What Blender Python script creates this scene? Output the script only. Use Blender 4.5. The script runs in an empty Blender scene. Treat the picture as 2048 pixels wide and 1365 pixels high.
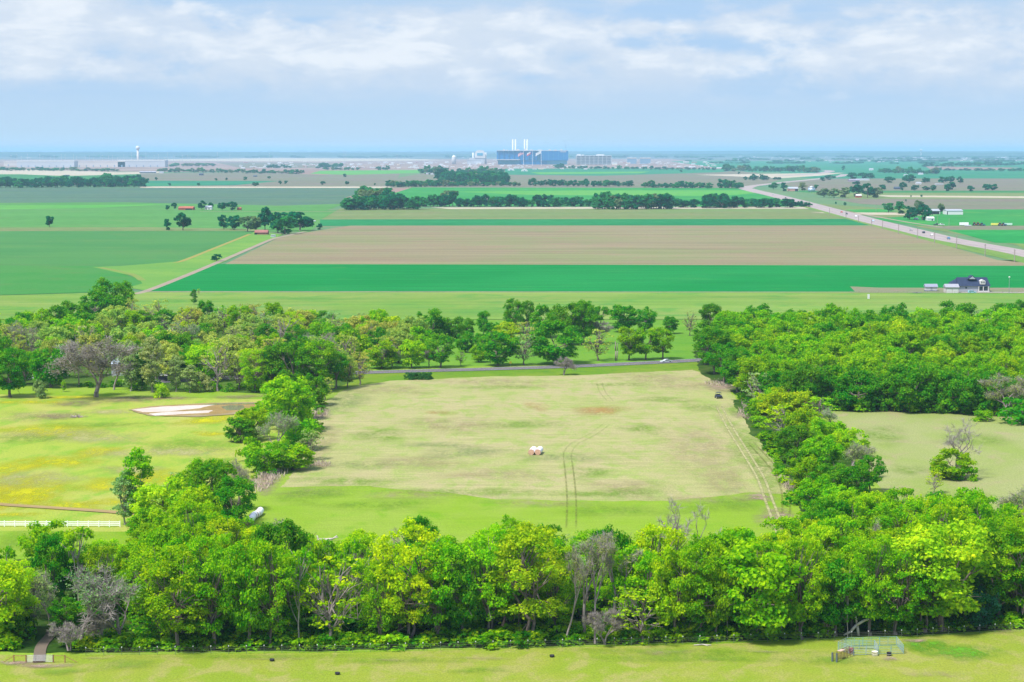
import bpy, bmesh, math, random
import numpy as np
from mathutils import Vector, Matrix

C = bpy.context.scene.collection
SC = bpy.context.scene
R = math.radians

# ------------------------------------------------------------------ camera, sky, sun, exposure
F = 3982.0; H = 85.0; YH = 301.0
PITCH = math.atan((682.5 - YH) / F)
cam_d = bpy.data.cameras.new('camera'); cam = bpy.data.objects.new('camera', cam_d); C.objects.link(cam)
cam_d.sensor_width = 36.0; cam_d.lens = F * 36.0 / 2048.0
cam_d.clip_start = 1.0; cam_d.clip_end = 600000.0
cam.location = (0, 0, H); cam.rotation_euler = (math.pi/2 - PITCH, 0, 0)
SC.camera = cam

SUN_EL = R(58); SUN_AZ = R(-132)          # azimuth from +Y, negative = to the left
SKY_STRENGTH = 0.15
w = bpy.data.worlds.new('World'); SC.world = w; w.use_nodes = True
nt = w.node_tree; nt.nodes.clear()
def N(t, typ, **kw):
    n = t.nodes.new(typ)
    for k, v in kw.items(): setattr(n, k, v)
    return n
def L(t, a, b): t.links.new(a, b)
def val(t, x):
    n = t.nodes.new('ShaderNodeValue'); n.outputs[0].default_value = x; return n.outputs[0]
def M_(t, op, a, b=None, c=None, clamp=False):
    n = t.nodes.new('ShaderNodeMath'); n.operation = op; n.use_clamp = clamp
    for i, x in enumerate((a, b, c)):
        if x is None: continue
        if isinstance(x, (int, float)): n.inputs[i].default_value = x
        else: L(t, x, n.inputs[i])
    return n.outputs[0]
def MR(t, x, a, b, c=0.0, d=1.0, smooth=True):
    n = t.nodes.new('ShaderNodeMapRange'); n.interpolation_type = 'SMOOTHSTEP' if smooth else 'LINEAR'
    L(t, x, n.inputs[0])
    for i, v in zip((1, 2, 3, 4), (a, b, c, d)): n.inputs[i].default_value = v
    return n.outputs[0]
def MIX(t, f, a, b, blend='MIX'):
    n = t.nodes.new('ShaderNodeMix'); n.data_type = 'RGBA'; n.blend_type = blend
    if isinstance(f, (int, float)): n.inputs[0].default_value = f
    else: L(t, f, n.inputs[0])
    for i, x in ((6, a), (7, b)):
        if isinstance(x, tuple): n.inputs[i].default_value = (*x, 1)
        else: L(t, x, n.inputs[i])
    return n.outputs[2]
def NOISE(t, vec, scale, detail=3, rough=.55, dim='3D', dist=0):
    n = t.nodes.new('ShaderNodeTexNoise'); n.noise_dimensions = dim
    n.inputs['Scale'].default_value = scale; n.inputs['Detail'].default_value = detail
    n.inputs['Roughness'].default_value = rough; n.inputs['Distortion'].default_value = dist
    L(t, vec, n.inputs['Vector']); return n.outputs['Fac']

sky = N(nt, 'ShaderNodeTexSky', sky_type='NISHITA', sun_disc=False)
sky.sun_elevation = SUN_EL; sky.sun_rotation = SUN_AZ; sky.altitude = 150
sky.air_density = 1.0; sky.dust_density = 0.6; sky.ozone_density = 2.0
tc = N(nt, 'ShaderNodeTexCoord')
sep = N(nt, 'ShaderNodeSeparateXYZ'); L(nt, tc.outputs['Generated'], sep.inputs[0])
el = M_(nt, 'MULTIPLY', M_(nt, 'ARCTAN2', sep.outputs[2], M_(nt, 'SQRT', M_(nt, 'ADD', M_(nt, 'MULTIPLY', sep.outputs[0], sep.outputs[0]), M_(nt, 'MULTIPLY', sep.outputs[1], sep.outputs[1])))), 57.2958)
az = M_(nt, 'MULTIPLY', M_(nt, 'ARCTAN2', sep.outputs[0], sep.outputs[1]), 57.2958)
def cvec(sx, sy, off):
    c = N(nt, 'ShaderNodeCombineXYZ')
    L(nt, M_(nt, 'MULTIPLY', az, sx), c.inputs[0]); L(nt, M_(nt, 'MULTIPLY', el, sy), c.inputs[1]); c.inputs[2].default_value = off
    return c.outputs[0]
n_big = NOISE(nt, cvec(.20, .48, 3.3), 1.0, 5, .55, dist=.2)
n_fine = NOISE(nt, cvec(.62, 1.25, 7.1), 1.0, 9, .58, dist=.15)
n_streak = NOISE(nt, cvec(.10, 1.8, 1.7), 1.0, 5, .55)
def blob(a0, e0, ra, re, amp):       # a cloud bank centred on a compass bearing and height
    dx = M_(nt, 'DIVIDE', M_(nt, 'SUBTRACT', az, a0), ra); dy = M_(nt, 'DIVIDE', M_(nt, 'SUBTRACT', el, e0), re)
    d = M_(nt, 'ADD', M_(nt, 'MULTIPLY', dx, dx), M_(nt, 'MULTIPLY', dy, dy))
    return M_(nt, 'MULTIPLY', M_(nt, 'POWER', 2.718, M_(nt, 'MULTIPLY', d, -1.0)), amp)
def B(px, py, rx, ry, amp): return blob(math.degrees((px-1024)/F), math.degrees((YH-py)/F), math.degrees(rx/F), math.degrees(ry/F), amp)
banks = None
for b in ((60, 55, 130, 60, .22), (140, 145, 110, 22, .20), (660, 105, 170, 45, .24), (400, 50, 260, 60, .12), (980, 60, 200, 50, .20), (860, 110, 90, 25, .14),
          (1450, 125, 260, 28, .16), (1800, 80, 330, 60, .17), (1300, 60, 130, 15, .16), (1660, 200, 60, 10, .12), (1300, 10, 500, 22, -.14), (740, 6, 180, 14, -.12)):
    s = B(*b); banks = s if banks is None else M_(nt, 'ADD', banks, s)
env = MR(nt, el, .9, 2.4)
cm = M_(nt, 'ADD', M_(nt, 'ADD', M_(nt, 'MULTIPLY', n_big, .3), M_(nt, 'MULTIPLY', n_fine, .7)), banks)
broad = M_(nt, 'MULTIPLY', MR(nt, M_(nt, 'ADD', n_big, M_(nt, 'ADD', M_(nt, 'MULTIPLY', M_(nt, 'SUBTRACT', n_fine, .5), .5), M_(nt, 'MULTIPLY', banks, .6))), .38, .58), MR(nt, el, 1.0, 2.4))
mask = M_(nt, 'MULTIPLY', MR(nt, cm, .50, .73), env)
veil = M_(nt, 'MULTIPLY', MR(nt, n_streak, .35, .7), MR(nt, el, .6, 2.3))
shade = MR(nt, NOISE(nt, cvec(.5, 1.7, 11.0), 1.0, 6, .55, dist=.4), .38, .62)
K = .69 / SKY_STRENGTH
def k3(c, s=1.0): return tuple(x * K * s for x in c)
SKY_TINT = (.80, .86, 1.0)
skyc = MIX(nt, 1.0, sky.outputs[0], SKY_TINT, 'MULTIPLY')
low = MIX(nt, MR(nt, el, 8.0, 25.0), k3((.262, .378, .53)), skyc)      # hazy low sky under the Nishita dome
low = MIX(nt, MR(nt, el, -.2, 2.6), k3((.325, .425, .53)), low)
c0 = MIX(nt, M_(nt, 'MULTIPLY', veil, .7), low, k3((.335, .415, .515)))
white = MIX(nt, shade, k3((.40, .455, .53)), k3((.50, .535, .58)))
c0 = MIX(nt, M_(nt, 'MULTIPLY', broad, .88), c0, k3((.375, .435, .52)))
c1 = MIX(nt, M_(nt, 'MULTIPLY', mask, .9), c0, white)
bg = N(nt, 'ShaderNodeBackground'); bg.inputs[1].default_value = SKY_STRENGTH
L(nt, c1, bg.inputs[0]); wo = N(nt, 'ShaderNodeOutputWorld'); L(nt, bg.outputs[0], wo.inputs[0])

sl = bpy.data.lights.new('sun', 'SUN'); sl.energy = 2.6; sl.angle = R(11.0); sl.color = (1, .96, .90)
so = bpy.data.objects.new('sun', sl); C.objects.link(so)
sd = Vector((math.cos(SUN_EL)*math.sin(SUN_AZ), math.cos(SUN_EL)*math.cos(SUN_AZ), math.sin(SUN_EL)))
so.rotation_euler = sd.to_track_quat('Z', 'Y').to_euler(); so.location = (0, 0, 400)
SC.view_settings.view_transform = 'Standard'; SC.view_settings.look = 'None'
SC.view_settings.exposure = 1.32; SC.view_settings.gamma = 1.0; SC.view_settings.use_curve_mapping = False
SC.cycles.max_bounces = 8; SC.cycles.diffuse_bounces = 4; SC.cycles.transparent_max_bounces = 12
SC.cycles.volume_bounces = 1; SC.cycles.use_denoising = True
SC.cycles.transmission_bounces = 5; SC.cycles.glossy_bounces = 2

# ------------------------------------------------------------------ helpers
cp, sp_ = math.cos(PITCH), math.sin(PITCH)
def G(px, py, z=0.0):
    dx = (px - 1024) / F; dv = -(py - 682.5) / F
    d = Vector((dx, cp + dv*sp_, -sp_ + dv*cp))
    t = (z - H) / d.z
    return Vector((d.x*t, d.y*t, z))
def scl(px, py):                      # photo pixels per metre at a ground point
    return F / G(px, py).y
def lin(c): return tuple((x/255/12.92) if x/255 <= .04045 else ((x/255+.055)/1.055)**2.4 for x in c)
def alb(c, k=.40): return tuple(min(.85, x*k) for x in lin(c))

def props(o, label=None, cat=None, group=None, kind=None):
    if label: o['label'] = label
    if cat: o['category'] = cat
    if group: o['group'] = group
    if kind: o['kind'] = kind
    return o
def empty(name, loc=(0, 0, 0), rz=0, label=None, cat=None, group=None):
    o = bpy.data.objects.new(name, None); C.objects.link(o); o.location = loc; o.rotation_euler = (0, 0, rz); o.empty_display_size = .5
    return props(o, label, cat, group)
class MB:
    def __init__(s): s.v = []; s.f = []
    def add(s, vs, fs):
        b = len(s.v); s.v += [tuple(v) for v in vs]; s.f += [tuple(i+b for i in f) for f in fs]; return s
    def box(s, x0, x1, y0, y1, z0, z1):
        vs = [(x, y, z) for z in (z0, z1) for y in (y0, y1) for x in (x0, x1)]
        return s.add(vs, [(0, 2, 3, 1), (4, 5, 7, 6), (0, 1, 5, 4), (2, 6, 7, 3), (0, 4, 6, 2), (1, 3, 7, 5)])
    def cyl(s, x, y, z0, z1, r0, r1=None, n=12):
        return s.tube((x, y, z0), (x, y, z1), r0, r0 if r1 is None else r1, n)
    def tube(s, a, b, r0, r1=None, n=8, cap=True):
        a = Vector(a); b = Vector(b); r1 = r0 if r1 is None else r1
        d = (b-a).normalized(); u = d.orthogonal().normalized(); w_ = d.cross(u)
        vs = []
        for p, r in ((a, r0), (b, r1)):
            for i in range(n):
                t = 2*math.pi*i/n; vs.append(p + (u*math.cos(t) + w_*math.sin(t))*r)
        fs = [(i, (i+1) % n, n+(i+1) % n, n+i) for i in range(n)]
        if cap: fs += [tuple(range(n-1, -1, -1)), tuple(range(n, 2*n))]
        return s.add(vs, fs)
    def prism(s, prof, x0, x1, axis='x'):     # profile of (u, z) points, extruded along x or y
        n = len(prof)
        if axis == 'x': vs = [(x0, u, z) for u, z in prof] + [(x1, u, z) for u, z in prof]
        else: vs = [(u, x0, z) for u, z in prof] + [(u, x1, z) for u, z in prof]
        fs = [(i, (i+1) % n, n+(i+1) % n, n+i) for i in range(n)] + [tuple(range(n-1, -1, -1)), tuple(range(n, 2*n))]
        return s.add(vs, fs)
    def lathe(s, prof, n=16, at=(0, 0, 0)):
        vs = []; fs = []
        for r, z in prof:
            for i in range(n):
                t = 2*math.pi*i/n; vs.append((at[0]+r*math.cos(t), at[1]+r*math.sin(t), at[2]+z))
        for k in range(len(prof)-1):
            for i in range(n):
                fs.append((k*n+i, k*n+(i+1) % n, (k+1)*n+(i+1) % n, (k+1)*n+i))
        fs += [tuple(range(n-1, -1, -1)), tuple(range((len(prof)-1)*n, len(prof)*n))]
        return s.add(vs, fs)
    def build(s, name, mat, parent=None, smooth=False, fix=True):
        me = bpy.data.meshes.new(name); me.from_pydata(s.v, [], s.f); me.update()
        if fix:
            bm = bmesh.new(); bm.from_mesh(me); bmesh.ops.recalc_face_normals(bm, faces=bm.faces); bm.to_mesh(me); bm.free()
        me.materials.append(mat)
        if smooth:
            for p in me.polygons: p.use_smooth = True
        o = bpy.data.objects.new(name, me); C.objects.link(o)
        if parent: o.parent = parent
        return o
def raw_mesh(name, verts, faces_flat, per, mat, parent=None, smooth=False):   # fast numpy mesh with constant face size
    me = bpy.data.meshes.new(name); nv = len(verts); nf = len(faces_flat)//per
    me.vertices.add(nv); me.vertices.foreach_set('co', np.asarray(verts, np.float32).ravel())
    me.loops.add(nf*per); me.loops.foreach_set('vertex_index', np.asarray(faces_flat, np.int32).ravel())
    me.polygons.add(nf); me.polygons.foreach_set('loop_start', np.arange(0, nf*per, per, dtype=np.int32))
    me.polygons.foreach_set('loop_total', np.full(nf, per, np.int32))
    if smooth: me.polygons.foreach_set('use_smooth', np.ones(nf, bool))
    me.update(calc_edges=True); me.materials.append(mat)
    o = bpy.data.objects.new(name, me); C.objects.link(o)
    if parent: o.parent = parent
    return o

# ------------------------------------------------------------------ materials
MATS = {}
def mat_plain(name, col, rough=.7, metal=0.0, spec=.3, vary=.12, vs=1.0):
    if name in MATS: return MATS[name]
    m = bpy.data.materials.new(name); m.use_nodes = True; t = m.node_tree; b = t.nodes['Principled BSDF']
    tcn = N(t, 'ShaderNodeTexCoord'); n = NOISE(t, tcn.outputs['Object'], vs, 4, .6)
    f = MR(t, n, .3, .7, 1-vary, 1+vary)
    mv = N(t, 'ShaderNodeVectorMath', operation='SCALE'); mv.inputs[0].default_value = col; L(t, f, mv.inputs['Scale'])
    L(t, mv.outputs[0], b.inputs['Base Color'])
    b.inputs['Roughness'].default_value = rough; b.inputs['Metallic'].default_value = metal; b.inputs['Specular IOR Level'].default_value = spec
    MATS[name] = m; return m
def mat_ground(name, c1, c2, c3, big=.02, mid=.12, fine=1.2, sx=1.0, sy=1.0, m3=(.5, .75), k=.40, fa=.22, rows=None, bump=.25):
    m = bpy.data.materials.new(name); m.use_nodes = True; t = m.node_tree; b = t.nodes['Principled BSDF']
    g = N(t, 'ShaderNodeNewGeometry'); mp = N(t, 'ShaderNodeMapping'); L(t, g.outputs['Position'], mp.inputs[0]); mp.inputs['Scale'].default_value = (sx, sy, 1)
    p = mp.outputs[0]
    a = MIX(t, MR(t, NOISE(t, p, big, 4, .6, dist=.5), .36, .64), alb(c1, k), alb(c2, k))
    a = MIX(t, MR(t, NOISE(t, p, mid, 5, .65, dist=.4), *m3), a, alb(c3, k))
    f = NOISE(t, p, fine, 5, .7)
    a = MIX(t, 1.0, a, MIXG(t, MR(t, f, .25, .75, 1-fa, 1+fa, False)), 'MULTIPLY')
    if rows:
        mp2 = N(t, 'ShaderNodeMapping'); L(t, g.outputs['Position'], mp2.inputs[0]); mp2.inputs['Scale'].default_value = (rows[0], rows[1], 1)
        a = MIX(t, 1.0, a, MIXG(t, MR(t, NOISE(t, mp2.outputs[0], 1.0, 4, .6), .3, .7, 1-rows[2], 1+rows[2], False)), 'MULTIPLY')
    L(t, a, b.inputs['Base Color']); b.inputs['Roughness'].default_value = .95; b.inputs['Specular IOR Level'].default_value = .05
    if bump:
        bp = N(t, 'ShaderNodeBump'); bp.inputs['Strength'].default_value = bump; bp.inputs['Distance'].default_value = .4
        L(t, f, bp.inputs['Height']); L(t, bp.outputs[0], b.inputs['Normal'])
    return m
def MIXG(t, f):
    c = N(t, 'ShaderNodeCombineXYZ'); [L(t, f, c.inputs[i]) for i in range(3)]; return c.outputs[0]
def mat_soft(name, col, col2=None, nscale=.5, amp=.8, thr=.5, k=.46, strength=1.0, sx=1.0, sy=1.0):     # a patch whose edge thins out into what it lies on
    m = bpy.data.materials.new(name); m.use_nodes = True; t = m.node_tree; b = t.nodes['Principled BSDF']
    g = N(t, 'ShaderNodeNewGeometry'); mp = N(t, 'ShaderNodeMapping'); L(t, g.outputs['Position'], mp.inputs[0]); mp.inputs['Scale'].default_value = (sx, sy, 1)
    n = NOISE(t, mp.outputs[0], nscale, 6, .68, dist=.3)
    n2 = NOISE(t, mp.outputs[0], nscale*.7, 4, .6)
    L(t, MIX(t, MR(t, n2, .4, .6), alb(col, k), alb(col2 or col, k)), b.inputs['Base Color'])
    at = N(t, 'ShaderNodeAttribute', attribute_name='cover')
    fn = NOISE(t, mp.outputs[0], nscale*7, 5, .7)
    nn_ = M_(t, 'ADD', M_(t, 'MULTIPLY', n, .6), M_(t, 'MULTIPLY', fn, .4))
    al = M_(t, 'MULTIPLY', MR(t, nn_, .36+.1*(thr-.5), .64+.1*(thr-.5), 0, 1), MR(t, at.outputs['Fac'], 0, .9, 0, 1, False))
    al = M_(t, 'MULTIPLY', al, strength*1.15, clamp=True)
    b.inputs['Roughness'].default_value = .95; b.inputs['Specular IOR Level'].default_value = .05
    L(t, al, b.inputs['Alpha'])
    return m
def mat_leaf(name='leaf', mass=False):
    m = bpy.data.materials.new(name); m.use_nodes = True; t = m.node_tree; t.nodes.clear()
    out = N(t, 'ShaderNodeOutputMaterial'); oi = N(t, 'ShaderNodeObjectInfo'); g = N(t, 'ShaderNodeNewGeometry'); tcn = N(t, 'ShaderNodeTexCoord')
    n = NOISE(t, tcn.outputs['Object'], .35, 3, .6)
    h = N(t, 'ShaderNodeHueSaturation')
    if mass: L(t, N(t, 'ShaderNodeAttribute', attribute_name='tint').outputs['Color'], h.inputs['Color'])
    else: L(t, oi.outputs['Color'], h.inputs['Color'])
    L(t, M_(t, 'ADD', .5, M_(t, 'ADD', M_(t, 'MULTIPLY', M_(t, 'SUBTRACT', n, .5), -.16), M_(t, 'MULTIPLY', M_(t, 'SUBTRACT', g.outputs['Random Per Island'], .5), -.05))), h.inputs['Hue'])
    v = M_(t, 'ADD', M_(t, 'MULTIPLY', g.outputs['Random Per Island'], .55), M_(t, 'MULTIPLY', n, .9))
    L(t, M_(t, 'ADD', v, .34), h.inputs['Value'])
    d = N(t, 'ShaderNodeBsdfDiffuse'); tr = N(t, 'ShaderNodeBsdfTranslucent'); L(t, h.outputs[0], d.inputs[0])
    L(t, MIX(t, 1.0, h.outputs[0], (1.25, 1.15, .5), 'MULTIPLY'), tr.inputs[0])
    ms = N(t, 'ShaderNodeMixShader'); ms.inputs[0].default_value = .5; L(t, d.outputs[0], ms.inputs[1]); L(t, tr.outputs[0], ms.inputs[2])
    L(t, ms.outputs[0], out.inputs[0]); return m
LEAF = mat_leaf(); LEAFM = mat_leaf('leaf_mass', True)
def mat_bark(name, c1, c2):
    m = bpy.data.materials.new(name); m.use_nodes = True; t = m.node_tree; b = t.nodes['Principled BSDF']
    tcn = N(t, 'ShaderNodeTexCoord'); mp = N(t, 'ShaderNodeMapping'); L(t, tcn.outputs['Object'], mp.inputs[0]); mp.inputs['Scale'].default_value = (3, 3, .6)
    L(t, MIX(t, MR(t, NOISE(t, mp.outputs[0], 1.2, 5, .65), .35, .65), c1, c2), b.inputs['Base Color']); b.inputs['Roughness'].default_value = .9; b.inputs['Specular IOR Level'].default_value = .1
    return m
BARK = mat_bark('bark', (.12, .09, .08), (.24, .19, .17))
BARKP = mat_bark('pale_bark', (.24, .21, .18), (.42, .38, .33))
BARKG = mat_bark('grey_bark', (.18, .145, .135), (.32, .27, .255))

# ------------------------------------------------------------------ ground sheets
def sheet(name, pts, z, mat, wob=0.0, seed=1, step=None, kind='structure', px=True):
    rnd = random.Random(seed)
    P = [G(x, y, 0) if px else Vector((x, y, 0)) for x, y in pts]
    Q = []
    for i, a in enumerate(P):
        b = P[(i+1) % len(P)]; Q.append(a)
        if wob:
            n = int(min(160, (b-a).length / (step or wob*2.5)))
            d = (b-a).normalized(); nn = Vector((-d.y, d.x, 0)); acc = 0
            for k in range(1, n):
                acc = acc*.8 + rnd.uniform(-1, 1)*wob*.55
                Q.append(a.lerp(b, k/n) + nn*acc)
    bm = bmesh.new(); vs = [bm.verts.new((q.x, q.y, 0)) for q in Q]; f = bm.faces.new(vs)
    if f.normal.z < 0 or True:
        bm.normal_update()
        if f.normal.z < 0: f.normal_flip()
    bmesh.ops.triangulate(bm, faces=[f])
    me = bpy.data.meshes.new(name); bm.to_mesh(me); bm.free(); me.materials.append(mat)
    o = bpy.data.objects.new(name, me); C.objects.link(o); o.location.z = z
    o['kind'] = kind; return o
ZN = [0.004]; ZF = [.01]
def near(name, pts, mat, **kw): ZN[0] += .004; return sheet(name, pts, ZN[0], mat, **kw)
def far(name, pts, mat, **kw): ZF[0] += .004; return sheet(name, pts, ZF[0], mat, **kw)
def patch(name, cx, cy, rx, ry, mat, z=None, seed=0, n=28, rot=0.0, kind='structure', far_=False):
    """soft-edged patch, radii given in photo pixels at its centre"""
    rnd = random.Random(seed*7+3); c = G(cx, cy); k = scl(cx, cy)
    RX = rx/k; RY = abs((G(cx, cy-ry).y - G(cx, cy+ry).y))/2
    if z is None:
        if far_: ZF[0] += .004; z = ZF[0]
        else: ZN[0] += .0012; z = ZN[0]
    ph = [rnd.uniform(0, 6.28) for _ in range(3)]
    vs = [(0, 0, 0)]; cov = [1.0]
    for rr, cv in ((.4, .85), (.75, .4), (1.15, 0.0)):
        for i in range(n):
            t = 2*math.pi*i/n; q = 1 + .16*math.sin(2*t+ph[0]) + .12*math.sin(3*t+ph[1]) + .08*math.sin(5*t+ph[2])
            x, y = RX*rr*q*math.cos(t), RY*rr*q*math.sin(t)
            vs.append((x*math.cos(rot)-y*math.sin(rot), x*math.sin(rot)+y*math.cos(rot), 0)); cov.append(cv)
    fs = [(0, 1+i, 1+(i+1) % n) for i in range(n)]
    for k2 in range(2):
        a = 1+k2*n; b = a+n
        fs += [(a+i, b+i, b+(i+1) % n, a+(i+1) % n) for i in range(n)]
    me = bpy.data.meshes.new(name); me.from_pydata(vs, [], fs); me.update()
    at = me.attributes.new('cover', 'FLOAT', 'POINT'); at.data.foreach_set('value', cov); me.materials.append(mat)
    o = bpy.data.objects.new(name, me); C.objects.link(o); o.location = (c.x, c.y, z); o['kind'] = kind; return o
def smooth_path(P, n=8):
    out = []
    for i in range(len(P)-1):
        p0 = P[max(i-1, 0)]; p1 = P[i]; p2 = P[i+1]; p3 = P[min(i+2, len(P)-1)]
        for k in range(n):
            t = k/n
            out.append(.5*((2*p1)+(p2-p0)*t+(2*p0-5*p1+4*p2-p3)*t*t+(3*p1-p0-3*p2+p3)*t**3))
    out.append(P[-1]); return out
def ribbon(name, pts, width, mat, z=None, soft=True, kind='structure', far_=False, off=0.0, sm=8, taper=None):
    if z is None:
        if far_: ZF[0] += .004; z = ZF[0]
        else: ZN[0] += .0012; z = ZN[0]
    P = smooth_path([G(x, y) for x, y in pts], sm)
    prof = ((-.5, 0), (-.2, 1), (.2, 1), (.5, 0)) if soft else ((-.5, 1), (.5, 1))
    vs = []; cov = []; m = len(prof); nP = len(P)
    for i, p in enumerate(P):
        d = (P[min(i+1, nP-1)] - P[max(i-1, 0)]).normalized(); nn = Vector((d.y, -d.x, 0))
        w_ = width if taper is None else width + (taper-width)*i/(nP-1)
        for o_, c_ in prof:
            q = p + nn*(w_*o_+off); vs.append((q.x, q.y, 0)); e = min(1, i/2, (nP-1-i)/2) if soft else 1; cov.append(c_*e)
    fs = []
    for i in range(nP-1):
        for j in range(m-1):
            a = i*m+j; fs.append((a, a+1, a+m+1, a+m))
    me = bpy.data.meshes.new(name); me.from_pydata(vs, [], fs); me.update()
    at = me.attributes.new('cover', 'FLOAT', 'POINT'); at.data.foreach_set('value', cov); me.materials.append(mat)
    o = bpy.data.objects.new(name, me); C.objects.link(o); o.location.z = z; o['kind'] = kind; return o

mg = mat_ground
# base
GR = mg('plain_ground', (140, 180, 120), (120, 175, 125), (165, 175, 130), big=.0012, mid=.006, fine=.05, bump=0)
bm_ = MB().add([(-200000, -2000, 0), (200000, -2000, 0), (200000, 420000, 0), (-200000, 420000, 0)], [(0, 1, 2, 3)])
gnd = bm_.build('ground', GR, fix=False); gnd['kind'] = 'structure'

# ---- far fields (2 km and beyond), far to near
def mf(n, c1, c2, c3=None, big=.004, mid=.01, rows=(.0006, .012, .10), **kw): return mg(n, c1, c2, c3 or c2, big=big, mid=mid, fine=.06, bump=0, rows=rows, **kw)
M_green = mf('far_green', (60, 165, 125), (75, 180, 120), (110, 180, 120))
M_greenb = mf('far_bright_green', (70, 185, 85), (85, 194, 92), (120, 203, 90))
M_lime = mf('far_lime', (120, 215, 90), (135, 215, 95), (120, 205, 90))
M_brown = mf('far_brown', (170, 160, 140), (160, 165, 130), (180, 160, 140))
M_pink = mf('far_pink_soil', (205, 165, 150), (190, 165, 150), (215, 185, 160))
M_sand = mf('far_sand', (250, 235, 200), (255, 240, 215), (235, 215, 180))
M_cloudshade = mf('far_cloud_shadow_crop', (112, 150, 125), (120, 158, 122), (132, 152, 128))  # cloud shadow on this far-left field is painted into its crop colour
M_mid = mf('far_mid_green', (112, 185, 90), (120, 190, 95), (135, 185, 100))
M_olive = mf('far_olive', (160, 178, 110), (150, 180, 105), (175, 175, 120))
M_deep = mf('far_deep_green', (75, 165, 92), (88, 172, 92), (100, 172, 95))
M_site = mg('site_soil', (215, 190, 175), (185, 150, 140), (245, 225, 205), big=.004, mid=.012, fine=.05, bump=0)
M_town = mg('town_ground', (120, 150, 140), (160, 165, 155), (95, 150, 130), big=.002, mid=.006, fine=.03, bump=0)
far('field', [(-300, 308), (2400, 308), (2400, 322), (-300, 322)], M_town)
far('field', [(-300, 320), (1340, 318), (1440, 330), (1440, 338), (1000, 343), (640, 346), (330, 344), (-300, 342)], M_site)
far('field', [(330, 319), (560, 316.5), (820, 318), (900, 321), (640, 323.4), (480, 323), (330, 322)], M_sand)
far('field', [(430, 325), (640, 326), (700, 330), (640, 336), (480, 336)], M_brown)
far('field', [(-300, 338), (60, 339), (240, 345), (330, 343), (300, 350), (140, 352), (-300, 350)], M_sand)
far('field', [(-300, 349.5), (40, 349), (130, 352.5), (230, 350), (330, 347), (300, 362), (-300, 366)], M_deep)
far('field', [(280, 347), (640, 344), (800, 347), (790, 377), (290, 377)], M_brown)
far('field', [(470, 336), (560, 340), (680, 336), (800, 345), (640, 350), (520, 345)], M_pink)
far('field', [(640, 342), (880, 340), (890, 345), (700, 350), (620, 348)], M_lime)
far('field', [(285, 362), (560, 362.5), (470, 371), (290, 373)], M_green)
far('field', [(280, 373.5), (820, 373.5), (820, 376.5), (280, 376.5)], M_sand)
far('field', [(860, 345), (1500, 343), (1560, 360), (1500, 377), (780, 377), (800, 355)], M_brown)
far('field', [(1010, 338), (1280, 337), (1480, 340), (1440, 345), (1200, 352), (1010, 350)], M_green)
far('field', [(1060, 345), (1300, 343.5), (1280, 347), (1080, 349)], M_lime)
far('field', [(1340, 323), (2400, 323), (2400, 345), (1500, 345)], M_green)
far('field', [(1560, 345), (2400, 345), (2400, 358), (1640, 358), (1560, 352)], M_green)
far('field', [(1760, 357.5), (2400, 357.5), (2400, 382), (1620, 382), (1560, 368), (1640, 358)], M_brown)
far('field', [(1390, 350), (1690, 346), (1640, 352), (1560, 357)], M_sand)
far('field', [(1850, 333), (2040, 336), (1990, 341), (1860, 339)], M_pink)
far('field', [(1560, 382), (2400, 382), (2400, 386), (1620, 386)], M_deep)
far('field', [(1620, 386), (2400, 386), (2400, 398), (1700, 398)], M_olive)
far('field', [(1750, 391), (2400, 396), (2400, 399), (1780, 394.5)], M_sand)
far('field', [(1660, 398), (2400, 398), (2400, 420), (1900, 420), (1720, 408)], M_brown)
far('field', [(-300, 376), (820, 376.5), (700, 396), (650, 424), (-300, 421)], M_cloudshade)
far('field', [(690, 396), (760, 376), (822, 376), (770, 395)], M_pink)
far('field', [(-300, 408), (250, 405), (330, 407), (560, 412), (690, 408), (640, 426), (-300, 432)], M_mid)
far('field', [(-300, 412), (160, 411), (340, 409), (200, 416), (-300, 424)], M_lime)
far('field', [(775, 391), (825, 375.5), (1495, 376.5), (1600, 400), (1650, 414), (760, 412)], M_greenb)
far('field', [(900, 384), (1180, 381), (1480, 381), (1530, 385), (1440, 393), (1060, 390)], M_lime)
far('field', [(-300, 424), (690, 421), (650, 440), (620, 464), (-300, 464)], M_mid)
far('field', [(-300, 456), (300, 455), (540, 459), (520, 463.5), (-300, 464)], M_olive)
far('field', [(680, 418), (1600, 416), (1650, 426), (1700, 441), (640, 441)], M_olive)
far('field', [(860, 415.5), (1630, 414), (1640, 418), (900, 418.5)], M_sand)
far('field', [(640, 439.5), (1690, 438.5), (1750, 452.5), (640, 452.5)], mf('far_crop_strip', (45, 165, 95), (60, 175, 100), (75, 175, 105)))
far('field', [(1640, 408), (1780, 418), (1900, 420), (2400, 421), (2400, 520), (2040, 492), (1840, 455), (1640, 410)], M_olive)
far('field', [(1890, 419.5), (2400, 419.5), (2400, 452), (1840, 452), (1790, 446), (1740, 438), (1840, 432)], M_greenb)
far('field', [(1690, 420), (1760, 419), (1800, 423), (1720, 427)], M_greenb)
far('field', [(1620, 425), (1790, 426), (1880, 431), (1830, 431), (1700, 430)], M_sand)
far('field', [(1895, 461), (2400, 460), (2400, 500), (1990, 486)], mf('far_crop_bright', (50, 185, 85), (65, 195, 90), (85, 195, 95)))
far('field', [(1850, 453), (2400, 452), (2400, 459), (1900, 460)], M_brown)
far('field', [(2030, 489), (2400, 488), (2400, 512), (2048, 498)], mf('far_verge', (150, 190, 95), (170, 190, 110)))

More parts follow.
